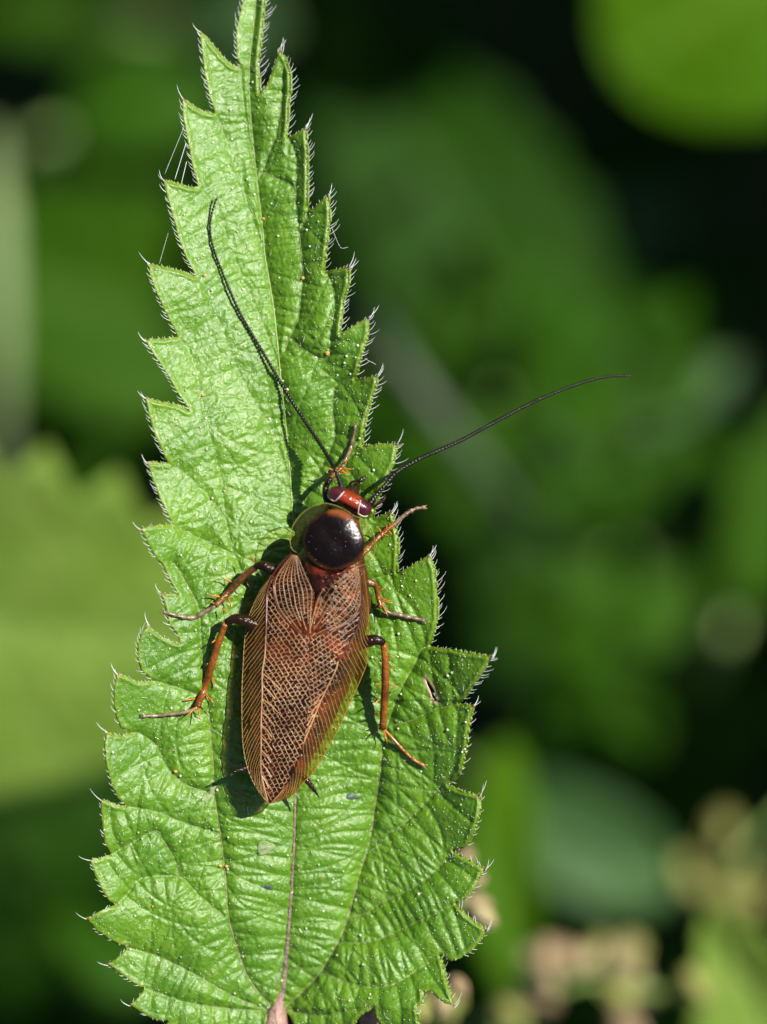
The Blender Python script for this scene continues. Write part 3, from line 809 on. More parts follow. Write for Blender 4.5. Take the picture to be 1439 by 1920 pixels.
for j in range(nr - 1):
    F += [(1 + j * m_ + i, 1 + (j + 1) * m_ + i, 1 + (j + 1) * m_ + (i + 1) % m_, 1 + j * m_ + (i + 1) % m_) for i in range(m_)]
me = mesh('pronotum', V, F)
for nm, arr in (('front', fr), ('rim', rm)):
    a = me.attributes.new(nm, 'FLOAT', 'POINT'); a.data.foreach_set('value', np.array(arr, np.float32))
pro = link('pronotum', me, M['pronotum'], roach)
md = pro.modifiers.new('thickness', 'SOLIDIFY'); md.thickness = 4 * S; md.offset = -1
pro['label'] = 'glossy black shield with amber front edge'
V = []; F = []
fo = [fl[np.argmin([np.arctan2(*(f - pc)[::-1]) * 0 + abs((math.atan2(*(f - pc)[::-1]) - math.atan2(*(q - pc)[::-1]) + math.pi) % (2 * math.pi) - math.pi) for f in fl])] for q in ds]
fo = np.array(fo)
for j in range(6):
    t = j / 5
    for q, e in zip(ds, fo):
        r = (pc + (q - pc) * 0.97) * (1 - t) + e * t; V.append(P(r[0], r[1], 144 - 15 * t ** 1.2))
F = [(j * m_ + i, (j + 1) * m_ + i, (j + 1) * m_ + (i + 1) % m_, j * m_ + (i + 1) % m_) for j in range(5) for i in range(m_)]
fg = link('pronotum_margin', mesh('pronotum_margin', V, F), M['flange'], pro)
md = fg.modifiers.new('thickness', 'SOLIDIFY'); md.thickness = 0.8 * S; md.offset = -1
ring = [P(q[0], q[1], 129.0) for q in fo] + [P(fo[0][0], fo[0][1], 129.0)]
tube('pronotum_edge', ring, 0.65 * S, M['flange_edge'], pro, 5)
# pale line of the pronotum's hind edge
hb_ = [q for q in ds if (q - pc) @ adir > 30]; hb_ = sorted(hb_, key=lambda q: q[0])
tube('pronotum_edge', [P(q[0], q[1] + 1, 145) for q in hb_], 1.2 * S, M['wing_vein'], pro, 5)

# ---- head with eyes
hc = P(656, 940, 118); hx = Vector((math.cos(math.radians(-27.5)), math.sin(math.radians(-27.5)), 0)); hy = Vector((-hx.y, hx.x, 0)); hz_ = Vector((0, 0, 1))
def head_pt(th, ph, k=1.0):
    cx, cy, cz = math.cos(th), math.sin(th) * math.cos(ph), math.sin(th) * math.sin(ph)
    sx = math.copysign(abs(cx) ** 0.85, cx); f = (math.sin(th) + 1e-6) ** -0.28 if math.sin(th) > 0.02 else 1.0
    return hc + hx * (41 * S * sx * k) + hy * (18.0 * S * cy * f * k) + hz_ * ((21 if cz > 0 else 32) * S * cz * f * k)
V, F = [], []
nu, nv = 36, 24; band = []
for j in range(nv + 1):
    th = math.pi * j / nv
    for i in range(nu):
        ph = 2 * math.pi * i / nu; V.append(head_pt(th, ph)); band.append(max(0.0, -math.sin(th) * math.cos(ph) * 1.3 - 0.10))
for j in range(nv):
    for i in range(nu): F.append((j * nu + i, j * nu + (i + 1) % nu, (j + 1) * nu + (i + 1) % nu, (j + 1) * nu + i))
me = mesh('head', V, F); a = me.attributes.new('band', 'FLOAT', 'POINT'); a.data.foreach_set('value', np.array(band, np.float32))
head = link('head', me, M['head'], roach); head['label'] = 'glossy red head with dark hind band'
for sx in (-1, 1):
    V, F = [], []; ne = 12
    lim = lambda ph: math.radians(64 + 7 * math.cos(ph - 0.5))         # border of the eye, reaching further in front
    for j in range(ne + 1):
        for i in range(nu):
            ph = 2 * math.pi * i / nu; t = (j + 0.02) / (ne + 0.02); th = lim(ph) * t
            V.append(head_pt(th if sx > 0 else math.pi - th, ph, 1.07 - 0.06 * t ** 6))
    F = [(j * nu + i, j * nu + (i + 1) % nu, (j + 1) * nu + (i + 1) % nu, (j + 1) * nu + i) for j in range(ne) for i in range(nu)]
    F.append(tuple(range(nu)))
    if sx < 0: F = [f[::-1] for f in F]
    mb = MB(); mb.add(V, F); eye = mb.build('eye', M['eye'], head)
    pp = []
    for k in range(30):                                                # inner border, then back along the hind side
        t = k / 29; ph = math.radians(np.interp(t, [0, 0.55, 1], [52, 138, 172])); f = np.interp(t, [0, 0.55, 1], [1.0, 0.97, 0.30])
        th = lim(ph) * f; pp.append(head_pt(th if sx > 0 else math.pi - th, ph, 1.075))
    tube('eye_rim', pp, 0.8 * S, M['eye_rim'], eye, 6)
# neck / mouthparts below the head
tube('mouthparts', [P(650, 938, 100), P(660, 925, 78), P(668, 912, 62)], [S * r for r in (17, 14, 8)], M['chitin_dark'], head, 12)

# ---- antennae: a chain of short rings
def antenna(path, n, r0, r1, lab):
    pts = smoothpath(path, n * 4); P3 = [P(*q) for q in pts]; rad = []
    for i in range(len(pts)):
        t = i / (len(pts) - 1); r = r0 * (1 - t) ** 0.8 + r1 * (1 - (1 - t) ** 0.8)
        r *= (1.2, 1.1, 0.95, 0.55)[i % 4]
        if t < 0.05: r *= 1.0 + (0.05 - t) * 14
        rad.append(r * S)
    o = tube('antenna', P3, rad, M['antenna'], roach, 8); return o
LH = lambda x, y, d: (x, y, leaf_h(x, y) + d)
a1 = antenna([(641,918,112),(636,900,116),(626,876,108),LH(600,832,46),LH(550,756,20),LH(500,672,11),LH(450,586,9),LH(415,505,9),LH(399,460,8),LH(394,428,8),LH(398,398,10),LH(407,370,14)], 96, 3.9, 1.75, 'l')
a2 = antenna([(692,945,112),(706,928,118),(722,910,124),(745,885,128),(790,859,130),(860,828,128),(940,785,120),(1020,745,110),(1100,715,98),(1150,705,90),(1184,705,86)], 92, 4.4, 1.8, 'r')
bs = MB(); ar = random.Random(2)
for path in ([(720,912,124),(745,885,128),(790,859,130),(860,828,128),(940,785,120),(1020,745,110),(1100,715,98),(1180,703,86)],):
    pts = smoothpath(path, 70)
    for q in pts:
        s_ = ar.choice((-1, 1)); bs.tube([P(*q), P(q[0] + ar.uniform(2, 5), q[1] + s_ * ar.uniform(4, 7), q[2] + ar.uniform(-3, 3))], [0.45 * S, 0.15 * S], 4)
o = bs.build('antenna_bristles', M['spine_dark'], a2); o['kind'] = 'stuff'
# palps
for pts, rr in (([(657,915,80),(657,908,84),(662,903,88),(674,902,90),(686,893,88)], (2.2, 2.6, 2.2, 4.2, 2.4)), ([(700,952,88),(710,944,92),(720,936,92),(722,928,88)], (2.4, 2.8, 3.2, 2.2)), ([(612,940,90),(610,922,84),(612,908,72)], (3, 4, 3))):
    sp = smoothpath(pts, 14); tube('palp', [P(*q) for q in sp], [S * v for v in np.interp(np.linspace(0, 1, 14), np.linspace(0, 1, len(rr)), rr)], M['chitin_dark'], head, 8)

# ---- legs: femur, tibia, tarsus, spines; feet set on the leaf
def leg(fem, tib, tar, fr_, tr2, ta, mats, spines, foot_on_leaf=True):
    sf = smoothpath(fem, 16); f_o = tube('leg', [P(*q) for q in sf], [S * v for v in np.interp(np.linspace(0, 1, 16), np.linspace(0, 1, len(fr_)), fr_)], mats[0], roach, 12)
    st_ = smoothpath(tib, 20); tube('tibia', [P(*q) for q in st_], [S * v * random.uniform(0.95, 1.05) for v in np.interp(np.linspace(0, 1, 20), np.linspace(0, 1, len(tr2)), tr2)], mats[1], f_o, 10)
    if foot_on_leaf:
        tar = [(x, y, leaf_h(x, y) + dh) for x, y, dh in tar]
    sg = smoothpath(tar, 41); rad = []
    for i in range(41):
        t = i / 40; r = np.interp(t, np.linspace(0, 1, len(ta)), ta)
        if t > 0.42: r *= 1.0 + 0.22 * math.sin((t - 0.42) / 0.58 * math.pi * 2 * 3.5)
        rad.append(r * S)
    tube('tarsus', [P(*q) for q in sg], rad, mats[2], f_o, 8)
    # claws
    q = sg[-1]; d = sg[-1] - sg[-4]; d = d / np.linalg.norm(d); nrm = np.array((-d[1], d[0], 0))
    for s_ in (-1, 1):
        tube('claw', [P(*(q - d * 1)), P(*(q + d * 3 + nrm * 3 * s_)), P(*(q + d * 5 + nrm * 3.2 * s_ - np.array((0, 0, 3))))], [1.3 * S, 0.9 * S, 0.3 * S], M['tarsus'], f_o, 6)
    for (x0, y0, x1, y1, dark) in spines:
        k = np.argmin([math.hypot(p[0] - x0, p[1] - y0) for p in st_]); h0 = st_[k][2]
        tube('spine', [P(x0, y0, h0), P((x0 + x1) / 2, (y0 + y1) / 2, h0 + 2), P(x1, y1, h0 + (8 if not dark else -6))], [1.7 * S, 1.35 * S, 0.35 * S], M['spine_dark'] if dark else M['spine'], f_o, 6)
    bm_ = MB()
    for k in range(34):
        q = st_[random.randrange(2, 20)]; a_ = random.uniform(0, 6.28); l_ = random.uniform(5, 9); rr_ = 5.5
        bm_.tube([P(q[0] + math.cos(a_) * rr_ * 0.8, q[1] + math.sin(a_) * rr_ * 0.8, q[2]), P(q[0] + math.cos(a_) * (rr_ + l_), q[1] + math.sin(a_) * (rr_ + l_) + 3, q[2] + random.uniform(-3, 4))], [0.5 * S, 0.12 * S], 4)
    for k in range(20):
        q = sg[random.randrange(4, 40)]; a_ = random.uniform(0, 6.28); l_ = random.uniform(3, 6)
        bm_.tube([P(*q), P(q[0] + math.cos(a_) * (3 + l_), q[1] + math.sin(a_) * (3 + l_), q[2] + 2)], [0.45 * S, 0.12 * S], 4)
    o_ = bm_.build('leg_bristles', M['spine_dark'], f_o); o_['kind'] = 'stuff'
    return f_o
D_, A_, B_, T_, TA = M['leg_dark'], M['leg_amber'], M['leg_brown'], M['tarsus'], M['tarsus_amber']
lh = leaf_h
# left middle leg
leg([(530,1082,84),(510,1068,92),(492,1060,96),(480,1062,92)], [(484,1060,92),(455,1083,80),(428,1112,66),(404,1136,lh(404,1136)+24)],
    [(404,1136,22),(385,1147,14),(362,1158,6),(338,1156,4),(305,1147,4)], (11, 12, 9, 6.5), (6.2, 6.6, 6.8, 5.2), (3.2, 4.6, 4.2, 3.2, 2.6), (D_, B_, T_),
    [(476,1054,472,1040,0),(434,1091,413,1081,0),(412,1119,388,1115,0),(428,1122,437,1143,0),(417,1140,429,1152,0),(404,1134,396,1128,0),(462,1092,470,1104,1)])
# left hind leg
leg([(505,1190,72),(475,1172,84),(445,1160,92),(424,1167,88)], [(424,1166,88),(410,1205,74),(396,1250,58),(382,1295,44),(370,1326,lh(370,1326)+22)],
    [(370,1327,20),(350,1335,12),(325,1339,6),(295,1342,4),(266,1343,4)], (17, 16, 11, 6.5), (5.8, 6.8, 7.2, 7.0, 6.0), (2.8, 3.0, 2.8, 3.0, 2.8), (D_, A_, T_),
    [(403,1225,398,1205,1),(378,1268,351,1267,0),(398,1270,407,1290,0),(385,1300,403,1321,0),(366,1310,341,1315,0),(366,1328,349,1344,0),(372,1328,376,1350,0),(376,1325,391,1343,1),(416,1180,420,1188,1),(400,1240,408,1246,0),(404,1200,397,1206,0),(390,1250,382,1245,1),(392,1242,380,1254,1)])
# right hind leg
leg([(655,1215,76),(680,1205,88),(705,1200,94),(720,1206,90)], [(720,1206,90),(723,1250,76),(722,1300,60),(718,1366,lh(718,1366)+22)],
    [(718,1366,20),(735,1383,12),(755,1405,6),(775,1424,4),(796,1436,4)], (12, 13, 11, 7), (6.0, 7.0, 7.2, 6.4), (3.0, 2.8, 2.8, 2.8, 3.0), (D_, A_, TA),
    [(727,1283,748,1289,0),(716,1336,693,1342,1),(714,1358,697,1364,1),(714,1364,698,1383,1),(719,1368,727,1394,0),(712,1312,703,1318,0),(726,1255,738,1252,0),(727,1232,738,1230,0),(714,1283,704,1283,0),(727,1300,742,1296,1)])
# right middle leg
leg([(668,1090,80),(690,1092,84),(705,1096,80)], [(704,1094,80),(708,1112,66),(714,1140,lh(714,1140)+20)],
    [(714,1132,20),(728,1148,14),(748,1153,7),(772,1158,5),(797,1164,5)], (9, 9, 6), (5, 5, 4.2), (4.0, 3.6, 4.2, 3.6, 3.4), (B_, A_, T_),
    [(712,1122,732,1127,0),(713,1126,736,1131,0),(718,1136,728,1155,0),(709,1108,724,1102,0)])
# left front leg
leg([(630,955,92),(614,938,90),(611,915,84),(620,896,74)], [(618,898,74),(630,886,66),(643,874,lh(643,874)+26)],
    [(642,876,24),(650,858,14),(657,842,8),(662,822,5),(667,797,5)], (8, 7, 6, 5), (4.6, 4.2, 4), (4.2, 3.6, 3.4, 3.0, 2.4), (D_, B_, T_),
    [(632,884,611,876,0),(640,878,662,880,0),(640,880,652,891,0),(638,884,656,888,0),(645,870,653,861,0),(634,878,622,880,0)])
# right front leg
leg([(672,1046,96),(688,1030,92),(702,1016,84)], [(700,1018,84),(716,1002,72),(738,984,62)],
    [(738,985,62),(752,972,60),(764,962,58),(780,954,54),(797,951,50)], (7, 6.5, 5), (4.4, 4.8, 4.2), (4.2, 3.8, 4.0, 3.2, 3.6), (B_, A_, T_),
    [(716,1000,708,986,0),(724,996,726,984,0),(728,994,736,1003,0),(718,1002,727,1004,0),(733,988,730,980,0)], foot_on_leaf=False)
# cerci
for pts in ([(505,1425,76),(480,1435,78),(460,1441,84),(434,1449,94)], [(545,1440,66),(570,1458,64),(584,1474,62),(599,1496,56)]):
    sp = smoothpath(pts, 25); tube('cercus', [P(*q) for q in sp], [S * np.interp(i / 24, [0, 0.35, 0.7, 1], [5, 6.5, 4.6, 0.6]) * (1 + 0.10 * math.sin(i * 2.1)) for i in range(25)], M['chitin_dark'], roach, 10)

# ------------------------------------------------------------------ silk, pollen, flecks
for pts, lab in (([(309,326,30),(345,238,20)], 'faint silk thread running up from the bristle of the upper tooth'), ([(328,336,24),(349,268,18)], 'faint silk thread beside the brighter one in the upper notch'),
                 ([(340,345,22),(350,303,18)], 'bright short silk thread across an upper notch of the leaf'), ([(299,494,24),(318,428,18)], 'thin silk thread from tooth to tooth edge below the antenna tip'),
                 ([(631,620,30),(640,690,26),(650,770,24),(656,835,24)], 'long white silk thread stretched above the front foot'), ([(622,425,14),(634,455,12),(641,465,10),(653,463,8)], 'bent silk wisp hanging off a narrow tooth'),
                 ([(684,672,20),(705,683,16)], 'tiny silk wisp between two teeth above the head')):
    sp = smoothpath(pts, 14); tag(tube('silk_thread', [P(*q) for q in sp], (0.5 if 'long' in lab or 'bright' in lab else 0.26) * S, M['silk'], None, 5), lab, 'silk', 'spider silk on the leaf')
pr_ = random.Random(9)
for (x, y, r) in [(384,516,5),(568,521,5),(614,662,6),(380,741,4),(413,1624,4.5),(425,1625,4.5),(329,1447,4.5),(421,921,3.5),(494,410,4),(457,648,3),(589,1547,3),(604,1644,3),(399,1823,3),(286,1700,3)]:
    r *= 0.85; c = on_leaf((x, y), r * 0.4); mb = MB(); V, F = ellipsoid_data(c, Vector((r * S, 0, 0)), Vector((0, r * S * 0.8, 0)), Vector((0, 0, r * S * 0.7)), 10, 6)
    V = [c + (v - c) * pr_.uniform(0.85, 1.15) for v in V]; mb.add(V, F)
    tag(mb.build('pollen_grain', M['pollen']), 'tiny orange pollen grain stuck on the nettle leaf', 'pollen', 'orange grains on the leaf')
for (x, y, ra, rb, an, mat, lab) in [(497,1590,17,13,20,'fleck','pale grey smudge of dried film beside the leaf midrib'), (392,1490,20,6,50,'fleck','grey dried streak at the tip of the insect shadow'),
                                     (502,1664,10,4,-15,'dark_fleck','small dark blue-grey fleck left of the brown midrib'), (661,1494,12,5,-5,'dark_fleck','dark fleck near the long side vein below the hind foot')]:
    ca, sa = math.cos(math.radians(an)), math.sin(math.radians(an)); V = []; nq = 18
    for j in range(5):
        t = j / 4
        for k in range(nq):
            th = 2 * math.pi * k / nq; rr = t * (1 + 0.18 * math.sin(3 * th + x)) ; a_ = math.cos(th) * ra * rr; b_ = math.sin(th) * rb * rr
            V.append(on_leaf((x + a_ * ca + b_ * sa, y - a_ * sa + b_ * ca), 1.6 * (1 - t) + 0.5))
    F = [(j * nq + k, (j + 1) * nq + k, (j + 1) * nq + (k + 1) % nq, j * nq + (k + 1) % nq) for j in range(4) for k in range(nq)]
    o = tag(link('debris_fleck', mesh('debris_fleck', V, F), M[mat]), lab, 'debris')
    md = o.modifiers.new('thickness', 'SOLIDIFY'); md.thickness = 0.8 * S
# ------------------------------------------------------------------ the nettle patch behind (out of focus)
def bg_leaf_mat(name, c1, c2, transl=0.3, rough=0.5, spec=0.06):
    m, nt, out = new_mat(name); v = coords(nt)
    c = ramp(nt, noise(nt, v, 2.2, 4), [(0.3, c1), (0.7, c2)])
    c = mixc(nt, maprange(nt, attr(nt, 'vein'), 0.0, 1.0, 0.0, 0.5), c, tuple(min(1, a * 1.5 + 0.02) for a in c2))
    p = principled(nt, rough=rough, spec=spec); L(nt, c, p.inputs['Base Color'])
    L(nt, bump(nt, noise(nt, v, 14, 3), 0.03), p.inputs['Normal'])
    tr = nt.nodes.new('ShaderNodeBsdfTranslucent'); L(nt, mixc(nt, 0.4, c, (0.18, 0.38, 0.01)), tr.inputs['Color'])
    L(nt, mixsh(nt, transl, p.outputs[0], tr.outputs[0]), out.inputs[0]); return m
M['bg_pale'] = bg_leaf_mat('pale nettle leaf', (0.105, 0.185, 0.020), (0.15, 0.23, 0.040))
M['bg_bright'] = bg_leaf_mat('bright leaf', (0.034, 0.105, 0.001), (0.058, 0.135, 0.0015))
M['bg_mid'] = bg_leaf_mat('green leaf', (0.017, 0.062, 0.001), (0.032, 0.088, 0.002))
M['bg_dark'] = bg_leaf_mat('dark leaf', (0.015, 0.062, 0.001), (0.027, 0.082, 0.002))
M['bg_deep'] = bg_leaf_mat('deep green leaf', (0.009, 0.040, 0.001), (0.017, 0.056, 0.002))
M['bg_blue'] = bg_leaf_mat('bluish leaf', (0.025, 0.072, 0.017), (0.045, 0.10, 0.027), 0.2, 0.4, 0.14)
M['bg_stem'] = simple('green stem', (0.10, 0.18, 0.03), (0.16, 0.24, 0.06), 6, 0.45, 0.4)
M['grey_stem'] = simple('grey stem', (0.045, 0.065, 0.035), (0.075, 0.095, 0.055), 6, 0.6, 0.3)
M['pale_stem'] = simple('pale stem', (0.14, 0.20, 0.075), (0.20, 0.25, 0.11), 6, 0.6, 0.2)
M['bud'] = simple('dry bud', (0.28, 0.24, 0.11), (0.40, 0.33, 0.17), 9, 0.6, 0.3, transl=0.25)
M['bud_pink'] = simple('pinkish bud', (0.27, 0.19, 0.10), (0.36, 0.27, 0.15), 9, 0.6, 0.3, transl=0.25)
M['bud_green'] = simple('greenish bud', (0.22, 0.24, 0.05), (0.34, 0.32, 0.10), 9, 0.6, 0.3, transl=0.25)
M['soil'] = simple('green soil', (0.005, 0.012, 0.002), (0.012, 0.034, 0.004), 0.5, 0.9, 0.2, 3.0, 0.3)  # deep green put into the soil colour to fill the shadow pockets

def bg_leaf_mesh(name, length, width, teeth, seed, fold=0.18, droop=0.25, tooth=0.16, one_side=False):
    r = random.Random(seed); nv, nu = max(teeth * 4, 36), 17
    V = []; F = []; vein = []
    for i in range(nv + 1):
        t = i / nv
        wd = width * 0.5 * (math.sqrt(max(0.0, 1 - (2 * t - 1) ** 2)) + 0.006 if teeth == 0 else max(0.0, math.sin(math.pi * t ** 0.62)) ** 0.8 * (1 - 0.15 * t) + 0.006)
        ph = (t * teeth) % 1.0
        sw = 1 + tooth * ((1 - ph) - 0.5) if teeth else 1.0
        y = t * length; zc = -droop * length * (t - 0.3) ** 2
        for k in range(nu):
            u = (k / (nu - 1)) * 2 - 1
            e = abs(u) ** 6 if not (one_side and u > 0) else 0.0
            x = u * wd * (1 + (sw - 1) * e)
            yy = y + (0.06 * length * abs(u) ** 1.5) * (1 - t) + e * (sw - 1) * length * 0.12
            lat = (t * 7 - abs(u) * 1.1) % 1.0; g = max(0, 1 - min(lat, 1 - lat) * 7) * (1 if abs(u) < 0.93 else 0); gm = max(0, 1 - abs(u) * 9)
            gg = max(g * 0.7, gm); vein.append(gg)
            z = zc + abs(u) * wd * fold - gg * 0.012 * length + 0.012 * length * math.sin(7 * t + 3 * u + seed)
            V.append((x, yy, z))
    F = [(i * nu + k, i * nu + k + 1, (i + 1) * nu + k + 1, (i + 1) * nu + k) for i in range(nv) for k in range(nu - 1)]
    me = mesh(name, V, F); a = me.attributes.new('vein', 'FLOAT', 'POINT'); a.data.foreach_set('value', np.array(vein, np.float32))
    return me
def place_leaf(px, py, depth, length, width, ang, mat, label=None, group=None, teeth=11, tilt=0.0, roll=0.0, seed=0, parent=None, name='nettle_leaf', fold=0.18, droop=0.25, tooth=0.16, cat='leaf', stalk=True, one_side=False):
    """px, py: where the middle of the leaf is seen; ang: direction of its tip, degrees from the picture's right"""
    me = bg_leaf_mesh('blade', length, width, teeth, seed, fold, droop, tooth, one_side)
    rot = Matrix.Rotation(math.radians(ang - 90), 4, 'Z') @ Matrix.Rotation(math.radians(tilt), 4, 'X') @ Matrix.Rotation(math.radians(roll), 4, 'Y')
    c = at(px, py, depth); base = c - (rot @ Vector((0, length * 0.5, 0)))
    if parent is None:
        root = thing(name, label, cat, group); root.matrix_world = Matrix.Translation(base) @ rot
    else:
        root = None
    if root is not None:
        o = link('blade', me, M[mat], root)
    else:
        o = link('leaf', me, M[mat], parent); o.matrix_local = parent.matrix_world.inverted() @ (Matrix.Translation(base) @ rot)
    md = o.modifiers.new('thickness', 'SOLIDIFY'); md.thickness = 0.012; md.offset = -1
    if stalk:
        zc = -droop * length * 0.09
        pts = [(0, 0.02 * length, zc - 0.01), (0, -0.12 * length, zc - 0.03 * length), (0, -0.3 * length, zc - 0.16 * length)]
        tube('leaf_stalk', pts, [0.03, 0.035, 0.04], M['bg_stem'], root if root is not None else o, 8)
    return root if root is not None else o

# single leaves that can be told apart in the blur
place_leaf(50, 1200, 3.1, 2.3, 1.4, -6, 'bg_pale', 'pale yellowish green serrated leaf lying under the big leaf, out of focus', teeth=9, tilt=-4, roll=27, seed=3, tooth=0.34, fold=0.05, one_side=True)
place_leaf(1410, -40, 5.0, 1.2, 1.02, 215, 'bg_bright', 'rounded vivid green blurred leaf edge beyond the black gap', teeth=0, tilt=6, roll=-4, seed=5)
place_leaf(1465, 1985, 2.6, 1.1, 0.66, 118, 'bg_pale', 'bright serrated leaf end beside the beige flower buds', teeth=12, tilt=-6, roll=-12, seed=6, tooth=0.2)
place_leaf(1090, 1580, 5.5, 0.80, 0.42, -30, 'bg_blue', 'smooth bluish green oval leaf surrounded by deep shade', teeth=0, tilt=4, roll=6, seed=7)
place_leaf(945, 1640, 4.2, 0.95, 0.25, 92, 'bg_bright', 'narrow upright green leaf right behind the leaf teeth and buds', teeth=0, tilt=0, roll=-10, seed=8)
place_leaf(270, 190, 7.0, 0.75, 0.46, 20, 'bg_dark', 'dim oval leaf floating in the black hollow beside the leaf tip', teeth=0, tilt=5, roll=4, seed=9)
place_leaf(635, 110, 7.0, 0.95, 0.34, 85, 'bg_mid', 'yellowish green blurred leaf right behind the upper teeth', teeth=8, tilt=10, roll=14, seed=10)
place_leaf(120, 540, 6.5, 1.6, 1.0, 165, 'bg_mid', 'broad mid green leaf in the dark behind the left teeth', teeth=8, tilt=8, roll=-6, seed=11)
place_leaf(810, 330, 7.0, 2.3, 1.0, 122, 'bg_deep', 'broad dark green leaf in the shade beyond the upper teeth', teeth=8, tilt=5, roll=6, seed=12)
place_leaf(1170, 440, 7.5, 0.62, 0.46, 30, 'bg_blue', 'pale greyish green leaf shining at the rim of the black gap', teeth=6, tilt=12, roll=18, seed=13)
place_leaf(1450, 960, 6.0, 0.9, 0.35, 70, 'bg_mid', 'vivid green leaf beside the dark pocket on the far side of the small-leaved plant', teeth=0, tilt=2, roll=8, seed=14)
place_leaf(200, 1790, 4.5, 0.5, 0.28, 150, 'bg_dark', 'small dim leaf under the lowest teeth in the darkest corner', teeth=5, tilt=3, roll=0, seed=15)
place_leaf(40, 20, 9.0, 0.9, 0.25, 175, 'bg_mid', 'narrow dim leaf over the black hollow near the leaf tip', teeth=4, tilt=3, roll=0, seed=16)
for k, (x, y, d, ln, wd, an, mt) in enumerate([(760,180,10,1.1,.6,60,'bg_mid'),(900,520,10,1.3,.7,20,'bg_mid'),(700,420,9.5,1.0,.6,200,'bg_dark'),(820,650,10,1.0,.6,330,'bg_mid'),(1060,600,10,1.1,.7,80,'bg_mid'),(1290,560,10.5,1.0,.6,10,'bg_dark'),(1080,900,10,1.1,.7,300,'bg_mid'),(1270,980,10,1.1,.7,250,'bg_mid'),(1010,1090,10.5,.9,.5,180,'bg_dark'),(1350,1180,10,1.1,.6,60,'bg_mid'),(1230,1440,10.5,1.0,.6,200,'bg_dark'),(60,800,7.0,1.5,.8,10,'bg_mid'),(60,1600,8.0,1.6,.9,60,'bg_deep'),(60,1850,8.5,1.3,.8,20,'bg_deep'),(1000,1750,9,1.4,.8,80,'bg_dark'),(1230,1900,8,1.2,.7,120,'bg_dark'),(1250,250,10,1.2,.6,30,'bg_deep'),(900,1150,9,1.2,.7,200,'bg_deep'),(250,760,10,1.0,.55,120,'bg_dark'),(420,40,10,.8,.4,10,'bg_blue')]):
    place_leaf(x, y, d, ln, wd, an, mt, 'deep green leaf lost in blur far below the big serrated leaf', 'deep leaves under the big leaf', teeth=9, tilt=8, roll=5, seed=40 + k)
# grey stems
tag(tube('plant_stem', [at(700, 590, 4.9), at(760, 690, 4.8), at(840, 800, 4.8), at(930, 910, 5.2), at(1020, 1080, 8.5)], [0.03, 0.035, 0.04, 0.035, 0.03], M['grey_stem'], None, 10), 'grey blurred plant stem slanting behind the right antenna', 'stem')
tag(tube('plant_stem', [at(-25, 250, 5.6), at(-4, 420, 5.4), at(2, 600, 5.4), at(-6, 830, 5.7), at(-30, 1050, 6.5)], [0.05, 0.055, 0.055, 0.05, 0.045], M['pale_stem'], None, 10), 'pale upright blurred stem beside the broad mid green leaf', 'stem')
tag(tube('plant_stem', [P(690, 1885, -170), P(705, 1915, -190), P(730, 1980, -260), P(770, 2100, -420), P(800, 2250, -900)], [0.03, 0.045, 0.06, 0.07, 0.08], M['petiole'], None, 12), 'pinkish stem showing through a notch at the leaf base', 'stem')

# small-leaved plants behind the right antenna
br = random.Random(21)
def bushy(name, label, cx, cy, depth, n, spread, size, mats, group):
    root = thing(name, label, 'plant', group, loc=at(cx, cy, depth + 4))
    bpy.context.view_layer.update()
    top = at(cx, cy, depth); base = at(cx, cy, depth + 4)
    inv = Matrix.Translation(-base)
    tube('stem', [inv @ at(cx + 30, cy + 40, depth + 6), inv @ at(cx + 10, cy + 20, depth + 3), inv @ at(cx, cy, depth + 0.3)], [0.06, 0.05, 0.03], M['bg_stem'], root, 8)
    for k in range(n):
        a = br.uniform(0, 2 * math.pi); rr = spread * math.sqrt(br.random())
        x = cx + rr * math.cos(a) * 0.9; y = cy + rr * math.sin(a); ln = size * br.uniform(0.65, 1.2)
        place_leaf(x, y, depth + br.uniform(-0.7, 1.6), ln, ln * br.uniform(0.5, 0.68), math.degrees(-a) + br.uniform(-35, 35), br.choice(mats), teeth=7, tilt=br.uniform(-24, 14), roll=br.uniform(-25, 25), seed=br.randrange(999), parent=root, stalk=False)
    return root
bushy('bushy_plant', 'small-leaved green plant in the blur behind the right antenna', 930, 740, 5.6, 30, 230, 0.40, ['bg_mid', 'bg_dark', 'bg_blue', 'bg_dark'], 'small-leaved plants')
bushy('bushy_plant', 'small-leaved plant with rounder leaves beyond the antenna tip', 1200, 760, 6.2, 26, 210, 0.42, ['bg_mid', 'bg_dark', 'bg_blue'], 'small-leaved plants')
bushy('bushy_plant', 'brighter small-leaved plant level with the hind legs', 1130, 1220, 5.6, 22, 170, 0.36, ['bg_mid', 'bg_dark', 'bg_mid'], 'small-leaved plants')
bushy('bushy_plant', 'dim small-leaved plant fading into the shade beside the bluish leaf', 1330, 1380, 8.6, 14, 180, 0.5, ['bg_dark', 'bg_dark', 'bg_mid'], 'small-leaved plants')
bushy('bushy_plant', 'dark small-leaved plant deep behind the middle teeth', 830, 930, 9.5, 7, 90, 0.42, ['bg_dark'], 'small-leaved plants')

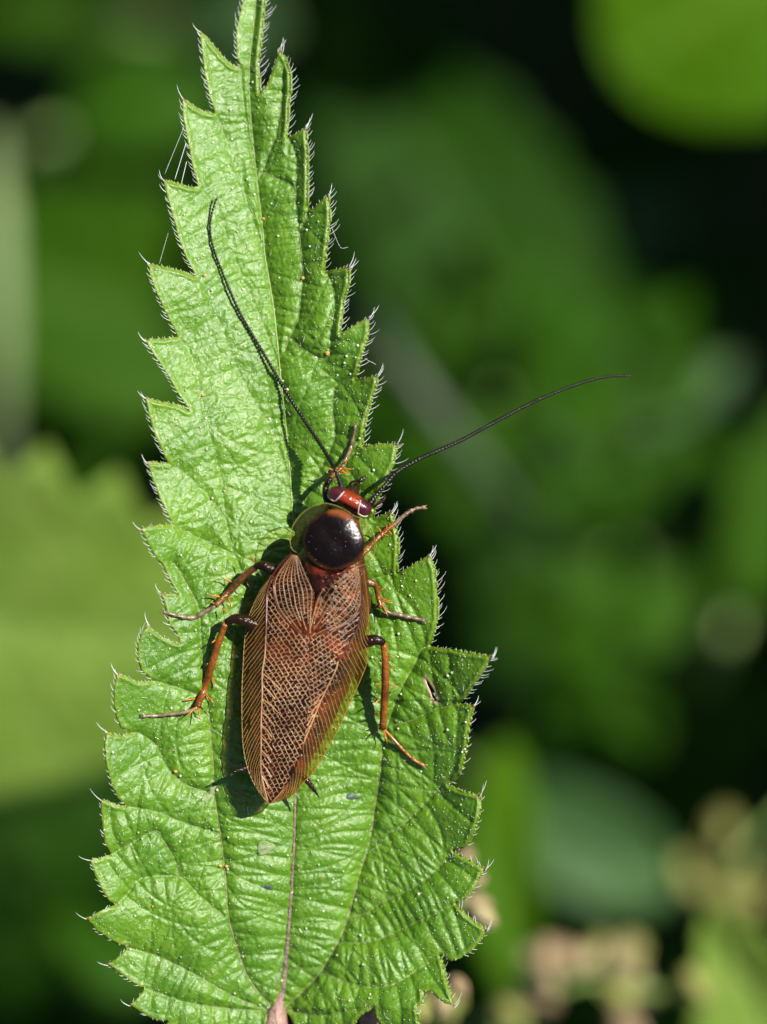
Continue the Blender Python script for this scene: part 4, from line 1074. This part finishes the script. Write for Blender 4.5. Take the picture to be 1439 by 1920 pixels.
# nettle flower buds
def bud(parent_m, c, size, ang, mat, r, parent=None, name='flower_bud'):
    mb = MB(); nsep = 4
    for k in range(nsep):
        a0 = 2 * math.pi * k / nsep + r.uniform(-0.3, 0.3); V = []; n1, n2 = 7, 5
        for i in range(n1):
            t = i / (n1 - 1)
            for j in range(n2):
                u = (j / (n2 - 1) - 0.5) * 2; wd = math.sin(math.pi * min(1, t * 0.9 + 0.08)) ** 0.8 * 0.42
                rad = 0.30 * math.sin(math.pi * (0.12 + 0.8 * t)) + 0.02
                aa = a0 + u * wd * 1.6
                V.append(Vector((math.cos(aa) * rad, math.sin(aa) * rad, t)) * size)
        F = [(i * n2 + j, i * n2 + j + 1, (i + 1) * n2 + j + 1, (i + 1) * n2 + j) for i in range(n1 - 1) for j in range(n2 - 1)]
        mb.add(V, F)
    V, F = ellipsoid_data(Vector((0, 0, size * 0.42)), Vector((size * 0.24, 0, 0)), Vector((0, size * 0.24, 0)), Vector((0, 0, size * 0.42)), 10, 8); mb.add(V, F)
    o = mb.build(name, M[mat], parent)
    rot = Matrix.Rotation(math.radians(ang - 90), 4, 'Z') @ Matrix.Rotation(math.radians(-90 + r.uniform(-25, 35)), 4, 'X')
    o.matrix_world = Matrix.Translation(c) @ rot
    md = o.modifiers.new('thickness', 'SOLIDIFY'); md.thickness = 0.004
    return o
fr2 = random.Random(4)
def cluster(label, spots, depth, sz, stem, group='nettle flower clusters'):
    root = thing('flower_cluster', label, 'flowers', group)
    tube('stalk', stem, 0.014, M['bg_stem'], root, 7)
    for (x, y, a, mt) in spots:
        d = depth + fr2.uniform(-0.25, 0.25); bud(None, at(x, y, d), sz * fr2.uniform(0.8, 1.2), a, mt, fr2, root, 'bud')
cluster('beige dry flower buds peeping out between two lower teeth', [(880,1665,40,'bud'),(868,1690,-10,'bud_pink'),(880,1700,-35,'bud'),(862,1640,70,'bud_pink'),(850,1830,-60,'bud_pink'),(830,1850,-90,'bud')], 0.9, 0.085,
        [at(760, 1950, 1.6), at(800, 1830, 1.3), at(850, 1740, 1.1), at(870, 1660, 0.9)])
cluster('long row of beige and pinkish flower buds on a drooping stalk', [(960+fr2.uniform(-75,60)+i*17, 1845+fr2.uniform(-40,55), fr2.uniform(-60,150), fr2.choice(['bud','bud','bud_pink','bud_green','bud_green'])) for i in range(20)], 2.7, 0.13,
        [at(830, 1960, 2.9), at(960, 1880, 2.8), at(1100, 1840, 2.7), at(1300, 1870, 2.8)])
cluster('greenish yellow buds beside the pinkish stem below the leaf', [(795+fr2.uniform(-12,60), 1890+fr2.uniform(-15,40), fr2.uniform(0,180), 'bud_green') for i in range(7)], 1.2, 0.085,
        [at(740, 2000, 1.9), at(800, 1930, 1.5), at(850, 1890, 1.2)])
cluster('dim greenish flower buds hanging under the bluish oval leaf', [(1330+fr2.uniform(-60,70), 1640+fr2.uniform(-60,90), fr2.uniform(-90,90), 'bud_green') for i in range(8)], 4.5, 0.12,
        [at(1500, 1500, 4.6), at(1400, 1600, 4.5), at(1320, 1700, 4.5)])

# deep layer of shaded nettle leaves and unseen plants added to shade the hollow
def shade_plant(label, base, height, n, size, mat, seed, group):
    r = random.Random(seed); root = thing('shade_plant', label, 'plant', group, loc=base)
    bpy.context.view_layer.update()
    tube('stem', [(0, 0, -1), (r.uniform(-.2, .2), r.uniform(-.2, .2), height * 0.5), (r.uniform(-.4, .4), r.uniform(-.4, .4), height)], [0.16, 0.13, 0.07], M['bg_stem'], root, 8)
    for k in range(n):
        t = 0.35 + 0.65 * k / max(n - 1, 1); a = k * 2.4 + r.uniform(-.3, .3); ln = size * r.uniform(0.8, 1.15) * (1.15 - 0.5 * t)
        me = bg_leaf_mesh('leaf', ln, ln * 0.6, 11, r.randrange(999))
        o = link('leaf', me, M[mat], root)
        o.matrix_local = Matrix.Translation((0.3 * math.cos(a), 0.3 * math.sin(a), height * t)) @ Matrix.Rotation(a - math.pi / 2, 4, 'Z') @ Matrix.Rotation(math.radians(r.uniform(-30, -5)), 4, 'X')
        md = o.modifiers.new('thickness', 'SOLIDIFY'); md.thickness = 0.015; md.offset = -1
    return root
GZ = -21.0
g = link('ground', mesh('ground', [(-3000, -3000, GZ), (3000, -3000, GZ), (3000, 3000, GZ), (-3000, 3000, GZ)], [(0, 1, 2, 3)]), M['soil'], None, False); g['kind'] = 'structure'; g['label'] = 'dark green soil in the shade under the nettles'
nr_ = random.Random(31)
for k, (x, y, hgt, nl, sz) in enumerate([(4.6, 1.0, 13.5, 14, 3.6), (4.2, 4.6, 13.0, 14, 3.6), (8.0, 3.0, 15.5, 14, 4.2), (1.0, 5.4, 12.0, 12, 3.4), (7.5, -1.5, 13.5, 12, 4.0), (5.0, -4.5, 12.0, 12, 3.4), (-4.2, 4.2, 12.0, 12, 3.4), (-4.6, -1.0, 11.0, 12, 3.4), (-3.0, -5.0, 11.5, 12, 3.4), (9.5, 7.0, 16.5, 14, 4.4), (5.0, 8.5, 15, 13, 4.0), (1.2, -5.0, 12.0, 10, 3.0)]):
    shade_plant('leafy nettle plant added out of view to shade the hollow', (x, y, GZ), hgt + 2.8, nl, sz, 'bg_mid', 100 + k, 'added nettle plants shading the hollow')
